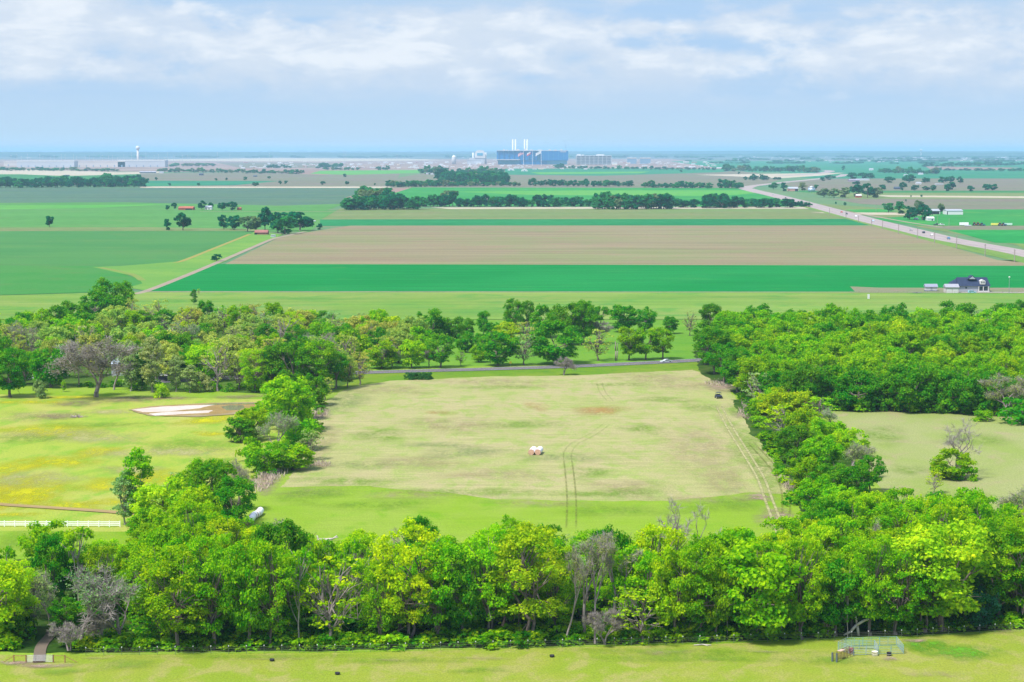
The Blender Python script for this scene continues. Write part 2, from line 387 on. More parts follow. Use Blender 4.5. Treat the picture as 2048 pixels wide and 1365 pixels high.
# ---- fields between 0.9 and 2 km
M_crop = mg('young_crop', (18, 170, 76), (38, 178, 84), (82, 182, 88), big=.006, mid=.02, fine=.9, fa=.30, rows=(.01, .16, .16), m3=(.58, .8))
M_stub = mg('stubble', (192, 178, 138), (176, 180, 124), (194, 172, 138), big=.005, mid=.012, fine=.5, fa=.20, rows=(.004, .06, .16), m3=(.45, .7))
M_hayf = mg('hay_meadow', (152, 200, 82), (172, 202, 98), (128, 192, 80), big=.008, mid=.03, fine=.4, fa=.12, rows=(.003, .09, .14), m3=(.45, .7))
M_wedge = mg('yellow_grass', (140, 200, 88), (160, 210, 92), (120, 195, 85), big=.01, mid=.02, fine=.3, fa=.12)
M_left = mg('left_crop', (95, 172, 90), (108, 178, 92), (120, 175, 95), big=.005, mid=.012, fine=.3, fa=.10, rows=(.003, .03, .06))
far('field', [(-300, 463), (515, 463), (495, 475), (430, 500), (360, 526), (320, 530), (240, 534), (-300, 545)], M_left)
far('field', [(-300, 530), (190, 533), (285, 560), (285, 575), (240, 584), (-300, 600)], mg('left_crop_near', (85, 178, 78), (100, 180, 85), (120, 172, 88), big=.008, mid=.02, fine=.3, fa=.12))
far('field', [(185, 535), (240, 533), (355, 524), (500, 470), (512, 462), (565, 470), (440, 528), (300, 584), (255, 576), (285, 568), (275, 555)], M_wedge)
far('field', [(448, 530), (560, 475), (640, 461), (700, 452), (1742, 451.5), (1900, 494), (1995, 521), (2400, 560), (2400, 535)], M_stub)
far('field', [(240, 600), (302, 583), (350, 562), (430, 529), (2048, 532.5), (2500, 534), (2500, 600)], M_crop)
far('field', [(1660, 415), (1640, 411), (2048, 513), (2500, 622), (2500, 640), (2048, 527), (1900, 494), (1742, 452), (1600, 413)], mg('road_verge', (140, 192, 85), (165, 195, 100), (120, 185, 85), big=.01, mid=.03, fine=.3))
far('meadow', [(-400, 596), (0, 592), (250, 585), (1700, 585), (2500, 590), (2600, 640), (-500, 640)], M_hayf)
far('verge_line', [(295, 583.5), (1715, 584.5), (1715, 586), (280, 585.6)], mg('pale_verge', (185, 185, 140), (165, 170, 130), (190, 180, 150), fine=.3))
far('gravel_yard', [(1700, 574), (1760, 576.5), (2500, 577), (2500, 589), (1712, 586.5)], mg('gravel_yard', (180, 175, 140), (165, 180, 125), (195, 170, 150), mid=.05, fine=.5))

# ---- near ground (under 900 m)
ZN[0] = .004
M_lawn = mg('orchard_lawn', (128, 190, 55), (145, 198, 62), (110, 180, 55), big=.02, mid=.06, fine=.8, m3=(.5, .7), k=.43)
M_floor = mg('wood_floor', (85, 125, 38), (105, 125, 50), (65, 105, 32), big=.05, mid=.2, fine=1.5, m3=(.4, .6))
M_past = mg('dry_pasture', (214, 204, 146), (204, 204, 132), (184, 202, 108), big=.035, mid=.16, fine=2.6, fa=.42, sy=.5, m3=(.42, .68), rows=(.05, .6, .12), k=.47)
M_lush = mg('lush_pasture', (165, 205, 55), (178, 208, 78), (150, 200, 45), big=.04, mid=.12, fine=2.6, fa=.30, sy=.55, m3=(.5, .7), rows=(.06, .5, .06), k=.45)
M_paddock = mg('paddock', (194, 214, 82), (212, 214, 108), (165, 206, 68), big=.035, mid=.12, fine=2.4, fa=.32, sy=.5, m3=(.45, .65), k=.47)
M_rpast = mg('right_pasture', (192, 198, 128), (175, 195, 100), (200, 190, 140), big=.03, mid=.10, fine=2.4, fa=.34, sy=.55, k=.47)
M_bot = mg('bottom_pasture', (188, 200, 78), (172, 198, 62), (200, 200, 108), big=.06, mid=.22, fine=3.2, fa=.36, sy=.6, m3=(.45, .65), k=.44)
near('meadow', [(-500, 640), (2600, 640), (2600, 762), (-500, 770)], M_lawn)
near('meadow', [(-500, 735), (745, 738), (1400, 722), (2600, 700), (2600, 1400), (-500, 1400)], M_lush)
near('verge', [(620, 745), (750, 745), (1000, 741), (1320, 727), (1430, 722), (1430, 752), (1180, 757), (1000, 757), (780, 768), (600, 790)], mg('roadside_verge', (135, 185, 45), (160, 190, 60), (110, 170, 45), big=.04, mid=.12, fine=1.0), wob=.8, step=2.5)
near('pasture', [(600, 835), (700, 775), (780, 762), (1000, 753), (1150, 751), (1385, 740), (1450, 765), (1500, 850), (1590, 960), (1600, 990), (1500, 985), (1350, 1002), (1150, 1002), (980, 998), (860, 984), (740, 972), (560, 975), (600, 930)], M_past, wob=.9, step=1.6, seed=4)
near('pasture', [(-500, 780), (560, 800), (600, 850), (540, 960), (470, 1020), (430, 1065), (-500, 1060)], M_paddock)
near('pasture', [(1640, 800), (2600, 850), (2600, 1080), (1780, 1000), (1700, 900)], M_rpast)
near('pasture', [(-500, 1300), (100, 1312), (700, 1306), (1350, 1291), (1800, 1277), (2048, 1262), (2600, 1235), (2600, 1420), (-500, 1420)], M_bot)
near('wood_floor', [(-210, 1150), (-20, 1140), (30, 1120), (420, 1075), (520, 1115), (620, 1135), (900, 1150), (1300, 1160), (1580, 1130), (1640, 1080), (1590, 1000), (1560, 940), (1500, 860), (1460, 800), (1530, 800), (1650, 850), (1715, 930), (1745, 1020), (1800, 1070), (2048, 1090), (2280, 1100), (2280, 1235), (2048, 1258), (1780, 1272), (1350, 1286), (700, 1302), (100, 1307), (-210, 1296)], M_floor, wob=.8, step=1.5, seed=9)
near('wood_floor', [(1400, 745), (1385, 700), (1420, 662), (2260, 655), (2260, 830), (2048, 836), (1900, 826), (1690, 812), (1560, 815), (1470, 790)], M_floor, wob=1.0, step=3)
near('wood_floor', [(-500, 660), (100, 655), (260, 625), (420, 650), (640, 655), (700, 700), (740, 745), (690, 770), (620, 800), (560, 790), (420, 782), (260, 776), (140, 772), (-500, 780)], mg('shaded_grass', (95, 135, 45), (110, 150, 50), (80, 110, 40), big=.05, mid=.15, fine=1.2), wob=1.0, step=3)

# ---- soft patches
MS = mat_soft
S_yel = MS('yellow_flowers', (245, 240, 40), (228, 230, 40), nscale=.22, amp=1.2, thr=.35, sy=.45, strength=.85)
S_tan = MS('bare_tan', (225, 208, 160), (212, 192, 142), nscale=.2, amp=1.0, thr=.5, sy=.5, strength=.4)
S_pink = MS('dry_brush', (215, 190, 165), (200, 170, 150), nscale=.35, amp=.9, thr=.45)
S_orange = MS('orange_soil', (235, 175, 100), (222, 188, 120), nscale=.16, amp=1.0, thr=.55, sy=.4, strength=.6)
S_green = MS('green_patch', (150, 200, 60), (165, 206, 75), nscale=.14, amp=1.0, thr=.5, sy=.45, strength=.5)
S_dgreen = MS('deep_green_patch', (120, 195, 50), (135, 200, 55), nscale=.2, amp=1.0, thr=.4, sy=.45)
S_lite = MS('light_patch', (225, 220, 150), (215, 215, 130), nscale=.14, amp=1.0, thr=.5, sy=.4, strength=.8)
S_cool = MS('cool_grass', (175, 196, 125), (168, 192, 115), nscale=.1, amp=.9, thr=.5, sy=.4, strength=.45)
rs = random.Random(11)
for i, (x, y, rx, ry) in enumerate([(10, 985, 90, 40), (20, 1000, 80, 22), (100, 862, 120, 14), (60, 985, 120, 22), (220, 968, 60, 16), (140, 1012, 70, 10), (210, 1005, 40, 9), (190, 905, 50, 12), (30, 1030, 50, 6), (420, 840, 60, 12), (300, 955, 60, 20), (60, 805, 90, 5), (140, 795, 50, 4), (420, 868, 40, 5), (120, 925, 90, 12), (10, 940, 60, 25)]):
    patch('flower_patch', x, y, rx, ry, S_yel, seed=i)
for i, (x, y, rx, ry) in enumerate([(80, 832, 110, 10), (220, 825, 60, 6), (150, 872, 160, 14), (330, 905, 140, 12), (60, 960, 120, 16), (260, 940, 80, 8)]):
    patch('dry_patch', x, y, rx, ry, S_lite, seed=i+40)
for i, (x, y, rx, ry) in enumerate([(380, 890, 90, 16), (200, 850, 120, 8), (60, 878, 90, 10), (430, 930, 40, 18), (60, 1080, 90, 24)]):
    patch('green_patch', x, y, rx, ry, S_green, seed=i+60)
for i, (x, y, rx, ry) in enumerate([(1075, 813, 26, 9), (1200, 822, 55, 12), (885, 826, 30, 5)]):
    patch('orange_soil', x, y, rx, ry, S_orange, seed=i+80)
for i, (x, y, rx, ry) in enumerate([(690, 805, 50, 30), (1330, 800, 60, 7), (1400, 815, 40, 10), (930, 905, 110, 12), (760, 870, 70, 14), (1180, 945, 60, 12), (880, 890, 70, 7), (1290, 860, 50, 12), (1050, 850, 90, 9), (720, 930, 80, 12), (1000, 775, 90, 5), (1240, 770, 60, 5), (1130, 915, 90, 12)]):
    patch('green_patch', x, y, rx, ry, S_cool if i % 3 == 0 else S_green, seed=i+100)
for i, (x, y, rx, ry) in enumerate([(620, 985, 70, 12), (820, 990, 120, 9), (1080, 1008, 130, 8), (1400, 1000, 120, 9), (780, 780, 80, 12), (1000, 765, 140, 8), (1300, 755, 110, 9), (830, 925, 100, 20), (1000, 950, 120, 14), (1400, 900, 90, 50), (1450, 970, 60, 30), (1250, 975, 100, 15), (1350, 770, 90, 12), (650, 880, 30, 40), (900, 850, 100, 20)]):
    patch('dry_patch', x, y, rx, ry, S_tan, seed=i+130)
for i, (x, y, rx, ry) in enumerate([(530, 965, 30, 30), (640, 930, 30, 6), (640, 828, 22, 14), (620, 850, 16, 10), (1485, 830, 20, 10), (1440, 775, 40, 8), (1750, 818, 90, 5), (1580, 970, 22, 18), (1620, 1060, 55, 28), (1560, 1040, 40, 30), (1520, 995, 28, 10)]):
    patch('dry_brush', x, y, rx, ry, S_pink, seed=i+160)
for i, (x, y, rx, ry) in enumerate([(700, 965, 110, 12), (950, 985, 140, 10), (1220, 988, 150, 9), (1490, 880, 30, 60), (1535, 960, 28, 50), (1470, 820, 20, 14), (620, 990, 80, 18), (1220, 1022, 160, 12), (1450, 1012, 100, 16), (760, 1010, 120, 14), (1500, 920, 30, 40)]):
    patch('green_patch', x, y, rx, ry, S_green, seed=i+190)
for i, (x, y, rx, ry) in enumerate([(1900, 1000, 90, 14), (1760, 870, 60, 20), (1950, 880, 90, 12), (1820, 940, 40, 12)]):
    patch('green_patch', x, y, rx, ry, S_green, seed=i+210)
for i, (x, y, rx, ry) in enumerate([(1915, 1305, 80, 20), (1850, 1290, 60, 12), (1400, 1318, 220, 10), (800, 1322, 160, 7), (250, 1330, 90, 12), (960, 1342, 60, 7), (1380, 1305, 260, 8), (1680, 1322, 120, 9), (500, 1315, 260, 5), (120, 1345, 60, 8)]):
    patch('green_patch', x, y, rx, ry, S_dgreen if i < 2 else S_green, seed=i+230)
for i, (x, y, rx, ry) in enumerate([(90, 1333, 60, 6), (30, 1327, 60, 4), (780, 1322, 30, 3), (970, 1318, 60, 4), (1530, 1305, 30, 3), (1590, 1322, 30, 4), (1330, 1307, 60, 5), (190, 1318, 30, 3), (560, 1320, 90, 2.5), (1780, 1319, 16, 5), (1830, 1283, 30, 3), (2020, 1264, 40, 4), (1870, 1350, 60, 8)]):
    patch('bare_soil', x, y, rx, ry, S_pink if i in (0, 1, 9, 10) else S_tan, seed=i+260)
# ---- worn wheel tracks
S_track = MS('track_tan', (236, 226, 172), (226, 214, 158), nscale=.3, amp=.5, thr=-.4, strength=.95)
S_rut = MS('track_rut', (150, 160, 75), (160, 170, 85), nscale=.4, amp=.6, thr=.3, strength=.5)
S_faint2 = MS('track_faint_pale', (214, 216, 130), (205, 212, 120), nscale=.3, amp=.5, thr=.4, strength=.4)
S_faint = MS('track_faint', (160, 172, 90), (165, 178, 95), nscale=.4, amp=.5, thr=.4, strength=.28)
S_pale = MS('track_pale', (226, 220, 160), (215, 210, 145), nscale=.3, amp=.5, thr=-.2, strength=.85)
S_trackg = MS('track_green', (150, 195, 55), (165, 200, 70), nscale=.4, amp=.6, thr=.4, strength=.8)
tr = [(1437, 812), (1462, 860), (1490, 905), (1520, 955), (1537, 1000), (1552, 1040), (1568, 1085)]
for o_ in (-.9, .9): ribbon('wheel_track', tr, .9, S_pale, off=o_)
tr = [(1500, 885), (1545, 935), (1568, 975), (1572, 1020), (1568, 1030)]
for o_ in (-.9, .9): ribbon('wheel_track', tr, .7, S_rut, off=o_)
tr = [(1142, 1060), (1143, 1000), (1139, 950), (1135, 920)]
for o_ in (-1.1, 1.1): ribbon('wheel_track', tr, .6, S_rut, off=o_); ribbon('wheel_track', [(1135, 922), (1136, 905), (1150, 888), (1185, 870), (1215, 848)], .6, S_faint, off=o_)
for o_ in (-1.0, 1.0): ribbon('wheel_track', [(1222, 805), (1205, 785), (1198, 765)], .6, S_faint, off=o_)
ribbon('wheel_track', [(1600, 830), (1650, 835)], .5, S_rut)

# ---- roads
def mat_road(name, c1, c2, k=.40, sc=.8):
    return mg(name, c1, c2, c2, big=.05, mid=.2, fine=sc, fa=.08, bump=.05, k=k)
M_asph = mat_road('asphalt', (140, 138, 150), (152, 148, 158))
M_conc = mat_road('concrete_road', (235, 218, 212), (222, 205, 200))
M_line = mat_plain('road_paint', (.62, .62, .60), vary=.05)
M_yline = mat_plain('road_paint_yellow', (.60, .45, .08), vary=.05)
road = [(300, 765), (560, 752), (745, 745.5), (1000, 738.5), (1150, 733.5), (1320, 725.5), (1400, 721), (1560, 712), (1800, 700)]
ribbon('road', road, 9.2, M_asph, soft=False)
for o_ in (-3.9, 3.9): ribbon('road_markings', road, .22, M_line, soft=False, off=o_)
for o_ in (-.15, .15): ribbon('road_markings', road, .14, M_yline, soft=False, off=o_)
hw = [(2500, 620), (2200, 546), (2048, 507.5), (1900, 480), (1820, 461), (1750, 444.5), (1690, 428.5), (1625, 411), (1590, 402), (1545, 390.5), (1515, 384), (1492, 378)]
ribbon('highway', hw, 26, M_conc, z=ZF[0]+.04, soft=False, taper=34)
for o_, ww in ((-6.2, .6), (6.2, .6)): ribbon('road_markings', hw[:8], ww, mat_road('lane_wear', (185, 175, 175), (175, 165, 168)), z=ZF[0]+.06, soft=False, off=o_)
ribbon('highway', [(1490, 378), (1503, 373), (1530, 369.5), (1580, 364), (1640, 358), (1680, 353), (1690, 349)], 30, M_conc, z=ZF[0]+.05, soft=False)
ribbon('highway', [(1560, 352), (1600, 350), (1640, 347), (1660, 343), (1650, 341)], 40, M_conc, z=ZF[0]+.05, soft=False)
M_track2 = mat_road('farm_track', (205, 185, 165), (215, 200, 170))
ribbon('farm_road', [(610, 464), (570, 473), (545, 479), (500, 498), (430, 528), (370, 553), (290, 584), (255, 590)], 5, M_track2, z=ZF[0]+.03, soft=False)
ribbon('farm_road', [(500, 469), (430, 497), (370, 521), (350, 526)], 4, mat_road('ochre_track', (200, 200, 110), (210, 190, 105)), z=ZF[0]+.03, soft=False)
ribbon('farm_road', [(200, 536), (262, 549), (285, 562)], 5, mat_road('ochre_track2', (165, 200, 95), (175, 190, 100)), z=ZF[0]+.03, soft=False)
ribbon('farm_road', [(400, 424), (560, 424), (690, 424)], 8, M_track2, z=ZF[0]+.03, soft=False)
ribbon('farm_road', [(2300, 586.5), (2048, 586), (1978, 585.5), (1900, 586.5)], 6, mat_road('white_drive', (235, 225, 215), (220, 210, 200)), z=ZF[0]+.03, soft=False)
ribbon('farm_road', [(-100, 999), (0, 1010), (120, 1018), (232, 1026), (280, 1032)], 2.9, mat_road('dirt_lane', (222, 195, 135), (210, 180, 125), sc=2), soft=False)
ribbon('farm_road', [(78, 1327), (79, 1315), (81, 1300), (87, 1288), (99, 1275), (106, 1264)], 2.0, mat_road('dirt_track', (165, 148, 130), (145, 128, 112), sc=2), soft=False)
ribbon('farm_road', [(1560, 403.5), (1700, 425), (1860, 452), (1940, 454), (2300, 455)], 6, M_track2, z=ZF[0]+.03, soft=False)

# ---- dug pond and bare banks in the paddock
near('pond_bank', [(255, 821), (300, 814), (400, 808), (520, 805), (540, 812), (525, 821), (480, 829), (390, 835), (300, 833)], mg('bank_soil', (215, 195, 150), (200, 180, 135), (225, 200, 140), big=.1, mid=.3, fine=2), wob=.8, step=1.5)
S_wh = mg('chalk', (250, 236, 222), (240, 220, 204), (255, 242, 230), big=.1, mid=.4, fine=2, k=.52)
near('pond_bed', [(262, 820), (330, 812), (430, 808), (520, 808), (500, 822), (430, 830), (330, 834), (285, 828)], mg('wet_silt', (215, 185, 120), (200, 168, 105), (225, 195, 140), big=.1, mid=.3, fine=2), wob=.5, step=1.2)
near('pond_silt', [(262, 821), (320, 815), (390, 812), (440, 809), (400, 818), (330, 825), (285, 826)], S_wh, wob=.4, step=1)
near('pond_silt', [(298, 829), (340, 825), (400, 823), (425, 822), (418, 827), (350, 831), (310, 833)], S_wh, wob=.4, step=1)
mw = bpy.data.materials.new('pond_water'); mw.use_nodes = True; b_ = mw.node_tree.nodes['Principled BSDF']
b_.inputs['Base Color'].default_value = (.20, .20, .12, 1); b_.inputs['Roughness'].default_value = .08; b_.inputs['Specular IOR Level'].default_value = .5
near('water', [(440, 815), (460, 812), (486, 812), (490, 817), (478, 822), (452, 822)], mw, wob=.4, step=1)
near('water', [(395, 812), (430, 808.5), (520, 808), (515, 810), (440, 811)], mw, wob=.3, step=1)
S_brn = MS('bank_brown', (175, 155, 125), (185, 165, 130), nscale=.4, amp=.9, thr=.45, strength=.7)
for i, (x, y, rx, ry) in enumerate([(150, 808, 60, 7), (250, 800, 60, 9), (330, 797, 60, 6), (480, 795, 60, 5), (110, 834, 60, 6)]): patch('bare_soil', x, y, rx, ry, S_brn, seed=i+300)

# ------------------------------------------------------------------ trees
def tubes_mesh(segs):
    """segs: list of (p0, p1, r0, r1, n) -> verts, faces (quads)"""
    V = []; Fc = []; base = 0
    for n in (7, 5, 3):
        S = [s for s in segs if s[4] == n]
        if not S: continue
        a = np.array([s[0] for s in S]); b = np.array([s[1] for s in S]); r0 = np.array([s[2] for s in S]); r1 = np.array([s[3] for s in S])
        d = b-a; d /= (np.linalg.norm(d, axis=1, keepdims=True)+1e-9)
        up = np.where(np.abs(d[:, 2:3]) > .9, np.array([[1., 0, 0]]), np.array([[0, 0, 1.]]))
        u = np.cross(d, up); u /= (np.linalg.norm(u, axis=1, keepdims=True)+1e-9); v = np.cross(d, u)
        th = 2*np.pi*np.arange(n)/n
        ring = u[:, None, :]*np.cos(th)[None, :, None] + v[:, None, :]*np.sin(th)[None, :, None]
        vv = np.concatenate([a[:, None, :]+ring*r0[:, None, None], b[:, None, :]+ring*r1[:, None, None]], 1)
        V.append(vv.reshape(-1, 3)); i = np.arange(n); j = (i+1) % n
        f = np.stack([i, j, n+j, n+i], 1)
        f = f[None] + (base + np.arange(len(S))*2*n)[:, None, None]
        Fc.append(f.reshape(-1)); base += len(S)*2*n
    return np.concatenate(V), np.concatenate(Fc)
def quads_at(P, Nrm, size, rng, asp=1.0):
    n = len(P); r = rng.normal(size=(n, 3)); u = np.cross(Nrm, r); u /= (np.linalg.norm(u, axis=1, keepdims=True)+1e-9); v = np.cross(Nrm, u)
    s = size[:, None]*.5
    V = np.stack([P-u*s-v*s*asp, P+u*s-v*s*asp*.6, P+u*s*.8+v*s*asp, P-u*s*.7+v*s*asp*.8], 1).reshape(-1, 3)
    return V, np.arange(n*4)
def leaf_cloud(puffs, rng, dens=9.0, size=.42, flat=.8, under=-.35, jit=.75, sub=9, shell=(.45, 1.2)):
    P = []; Nn = []
    for (c, r) in puffs:
        c = np.array(c); k = sub
        dirs = rng.normal(size=(k, 3)); dirs[:, 2] = np.abs(dirs[:, 2])*.9 - .25; dirs /= np.linalg.norm(dirs, axis=1, keepdims=True)
        cs = c + dirs*r*.62*np.array([1, 1, flat]); rr = r*rng.uniform(.34, .58, k)
        for cc, q in zip(cs, rr):
            n = max(6, int(dens*q*q*4))
            d = rng.normal(size=(n, 3)); d /= np.linalg.norm(d, axis=1, keepdims=True)
            d = d[d[:, 2] > under + rng.uniform(-.3, .3, len(d))]
            rad = q*rng.uniform(shell[0], shell[1], len(d))[:, None]
            P.append(cc + d*rad*np.array([1, 1, flat])); Nn.append(d)
    P = np.concatenate(P); Nn = np.concatenate(Nn)
    Nn = Nn + rng.normal(size=Nn.shape)*jit*.6; Nn[:, 2] += .25; Nn /= np.linalg.norm(Nn, axis=1, keepdims=True)
    return P, Nn, size*rng.uniform(.6, 1.35, len(P))
def bend_tube(a, b, r0, r1, rng, n=7, k=4, sag=.12):
    a = np.array(a, float); b = np.array(b, float); L_ = np.linalg.norm(b-a); pts = [a]
    off = rng.normal(size=3)*L_*sag*.5; off[2] = abs(off[2])*.4
    for i in range(1, k+1):
        t = i/k; pts.append(a*(1-t)+b*t + off*math.sin(math.pi*t) + (rng.normal(size=3)*L_*.02 if i < k else 0))
    return [(pts[i], pts[i+1], r0+(r1-r0)*i/k, r0+(r1-r0)*(i+1)/k, n) for i in range(k)], pts
class Proto: pass
PROTO = {}
def mk_leafy(key, seed, Rr, Ht, zb, npuff, pr=(.26, .42), dens=9, size=.42, shape='round', bark=BARK, trunk=.38, flat=.8, forks=1, under=-.35, limbs=12, sub=9, jit=.75):
    rng = np.random.default_rng(seed); puffs = []; a = (Ht-zb)/2; zc = zb+a
    for i in range(npuff):
        for _ in range(30):
            z = rng.uniform(-.95, .92); t = rng.uniform(0, 2*np.pi)
            if shape == 'round': e = math.sqrt(max(0, 1-abs(z)**2.3))
            elif shape == 'column': e = (1-abs(z)**4)*(1 if z < 0 else 1-.4*z)
            elif shape == 'cone': e = 1.0-.5*(z+1)*.85
            elif shape == 'dome': e = math.sqrt(max(0, 1-((z+1)/2)**2.2))
            r_ = e*rng.uniform(.35, .86)**.6
            q = rng.uniform(*pr)*Rr*(.75+.25*e)
            if r_*Rr + q*.6 < Rr*1.1: break
        puffs.append(((Rr*r_*.82*math.cos(t)+rng.normal()*.2, Rr*r_*.82*math.sin(t)+rng.normal()*.2, zc+a*z*.86), q))
    P, Nn, S = leaf_cloud(puffs, rng, dens, size, flat, under, jit, sub)
    V, Fq = quads_at(P, Nn, S, rng)
    p = Proto(); p.V, p.F = V, Fq; p.R, p.H = float(np.percentile(np.abs(V[:, :2]), 99)), float(np.percentile(V[:, 2], 99.5)); p.bark = bark
    segs = []
    tops = []
    for k in range(forks):
        dx, dy = (rng.normal()*.10*Rr*(forks > 1), rng.normal()*.10*Rr*(forks > 1))
        s, pts = bend_tube((rng.normal()*.2*(forks > 1), 0, 0), (dx*2, dy*2, zb+a*.9), trunk*(1 if forks == 1 else .75), trunk*.35, rng, 7, 6, .05); segs += s; tops.append(pts)
    segs.append(((0, 0, -.2), (0, 0, .5), trunk*1.5, trunk, 7))
    idx = rng.permutation(len(puffs))[:limbs]
    for i in idx:
        c, q = puffs[i]; pts = tops[int(rng.integers(len(tops)))]; j = int(rng.integers(2, len(pts)-1)); st = pts[j]
        s, pp = bend_tube(st, c, trunk*.38, .05, rng, 5, 4, .15); segs += s
        for _ in range(2):
            e = np.array(c)+rng.normal(size=3)*q*.7; s2, _p = bend_tube(pp[2], e, .08, .03, rng, 3, 2, .1); segs += s2
    p.TV, p.TF = tubes_mesh(segs); PROTO[key] = p; return p
def grow(rng, p, d, L_, r, lvl, maxl, segs, tips, spread=.55, up=.12, nb=(3, 5), ratio=.68, side=7, wig=.12):
    k = 4; pts = [p]; dd = d
    for i in range(k):
        dd = dd + rng.normal(size=3)*wig + np.array([0, 0, up*.5]); dd = dd/np.linalg.norm(dd)
        q = pts[-1] + dd*L_/k; rr0 = r*(1-.45*i/k); rr1 = r*(1-.45*(i+1)/k)
        segs.append((pts[-1], q, rr0, rr1, 7 if lvl == 0 else 5 if lvl == 1 else 3)); pts.append(q)
    if lvl >= maxl: tips.append((pts[-1], dd)); tips.append((pts[2], dd)); return
    n = int(rng.integers(nb[0], nb[1]+1))
    for i in range(n):
        j = int(rng.integers(2, 5)) if i else 4; t = rng.uniform(0, 2*np.pi) + i*2.4
        u = np.cross(dd, [0.3, .2, 1.0]); u /= np.linalg.norm(u)+1e-9; v = np.cross(dd, u)
        nd = dd + (u*math.cos(t)+v*math.sin(t))*spread*rng.uniform(.7, 1.4) + np.array([0, 0, up]); nd /= np.linalg.norm(nd)
        grow(rng, pts[j], nd, L_*ratio*rng.uniform(.8, 1.2), r*.55*rng.uniform(.8, 1.1), lvl+1, maxl, segs, tips, spread, up, nb, ratio, side, wig)
def mk_bare(key, seed, L0, r0, maxl=4, twigs=10, buds=0, spread=.6, up=.10, nb=(3, 4), bark=BARKG, stems=1, tl=1.1, tw=.055, bs=.26, lean=0.0, ratio=.68):
    rng = np.random.default_rng(seed); segs = []; tips = []
    for s in range(stems):
        d = np.array([rng.normal()*.12*stems+lean, rng.normal()*.10*stems, 1.0]); d /= np.linalg.norm(d)
        grow(rng, np.array([rng.normal()*.3*(stems > 1), 0, -.1]), d, L0, r0, 0, maxl, segs, tips, spread, up, nb, ratio)
    p = Proto(); p.TV, p.TF = tubes_mesh(segs)
    T = np.array([t[0] for t in tips]); D = np.array([t[1] for t in tips])
    V = []; Fq = []
    if twigs:
        P = np.repeat(T, twigs, 0) + rng.normal(size=(len(T)*twigs, 3))*.12; DD = np.repeat(D, twigs, 0) + rng.normal(size=(len(P), 3))*.65; DD[:, 2] += .1
        DD /= np.linalg.norm(DD, axis=1, keepdims=True); ll = tl*rng.uniform(.5, 1.3, len(P))[:, None]
        u = np.cross(DD, rng.normal(size=DD.shape)); u /= np.linalg.norm(u, axis=1, keepdims=True); hw_ = tw*.5
        V.append(np.stack([P-u*hw_, P+u*hw_, P+DD*ll+u*hw_*.3, P+DD*ll-u*hw_*.3], 1).reshape(-1, 3))
    p.WV = np.concatenate(V) if V else None
    p.V = None
    if buds:
        P = np.repeat(T, buds, 0) + rng.normal(size=(len(T)*buds, 3))*.55*tl
        nn = rng.normal(size=P.shape); nn[:, 2] = np.abs(nn[:, 2]); nn /= np.linalg.norm(nn, axis=1, keepdims=True)
        p.V, p.F = quads_at(P, nn, bs*rng.uniform(.5, 1.3, len(P)), rng)
    allv = np.concatenate([p.TV]+V); lo = allv.min(0); hi = allv.max(0)
    p.R = max(.1, float(np.percentile(np.abs(allv[:, :2]), 98))); p.H = float(hi[2]); p.bark = bark; PROTO[key] = p; return p

for i in range(5): mk_leafy(f'broad{i}', 10+i, 6.2, 13, 1.3, 40, dens=18, size=.31, pr=(.22, .36), flat=.92)
for i in range(4): mk_leafy(f'round{i}', 140+i, 5.6, 9.6, .2, 48, dens=18, size=.31, pr=(.20, .34), flat=.95, limbs=10, trunk=.3)
for i in range(4): mk_leafy(f'pecan{i}', 30+i, 6.2, 17, 1.4, 70, pr=(.16, .29), dens=20, size=.25, trunk=.33, limbs=22, forks=2, under=-.2, sub=8, jit=1.0, flat=.95)
for i in range(2): mk_leafy(f'poplar{i}', 50+i, 3.4, 15, .6, 70, pr=(.26, .42), dens=16, size=.27, shape='column', bark=BARKP, trunk=.22, limbs=14)
for i in range(3): mk_leafy(f'slim{i}', 60+i, 3.6, 15, 7.0, 16, pr=(.26, .42), dens=9, size=.40, bark=BARKP, trunk=.16, limbs=10)
for i in range(3): mk_leafy(f'bush{i}', 70+i, 3.2, 3.4, -.2, 18, pr=(.26, .42), dens=11, size=.34, shape='dome', trunk=.06, limbs=3)
for i in range(2): mk_leafy(f'thin{i}', 80+i, 4.6, 12, 1.1, 44, pr=(.16, .28), dens=10, size=.27, trunk=.22, limbs=24, under=.0, sub=6, jit=1.2, bark=BARKG)
for i in range(3): mk_leafy(f'far{i}', 90+i, 6, 11, .2, 16, pr=(.34, .52), dens=3.2, size=1.15, trunk=.4, limbs=4, sub=6)
for i in range(3): mk_bare(f'budding{i}', 100+i, 5.0, .34, 4, twigs=9, buds=9, spread=.55, nb=(3, 4), tl=1.0, bs=.22, up=.14)
for i in range(3): mk_bare(f'bare{i}', 110+i, 4.2, .30, 4, twigs=7, spread=.7, nb=(2, 3), up=.05, tl=.9, stems=1+i % 2)
for i in range(2): mk_bare(f'tallgrey{i}', 120+i, 9.5, .36, 4, twigs=7, buds=8, bs=.2, spread=.38, nb=(2, 4), up=.16, tl=.9, ratio=.52)
for i in range(2): mk_bare(f'twiggy{i}', 130+i, 3.2, .26, 4, twigs=14, buds=1, spread=.62, nb=(3, 4), tl=.9, tw=.05, stems=2)

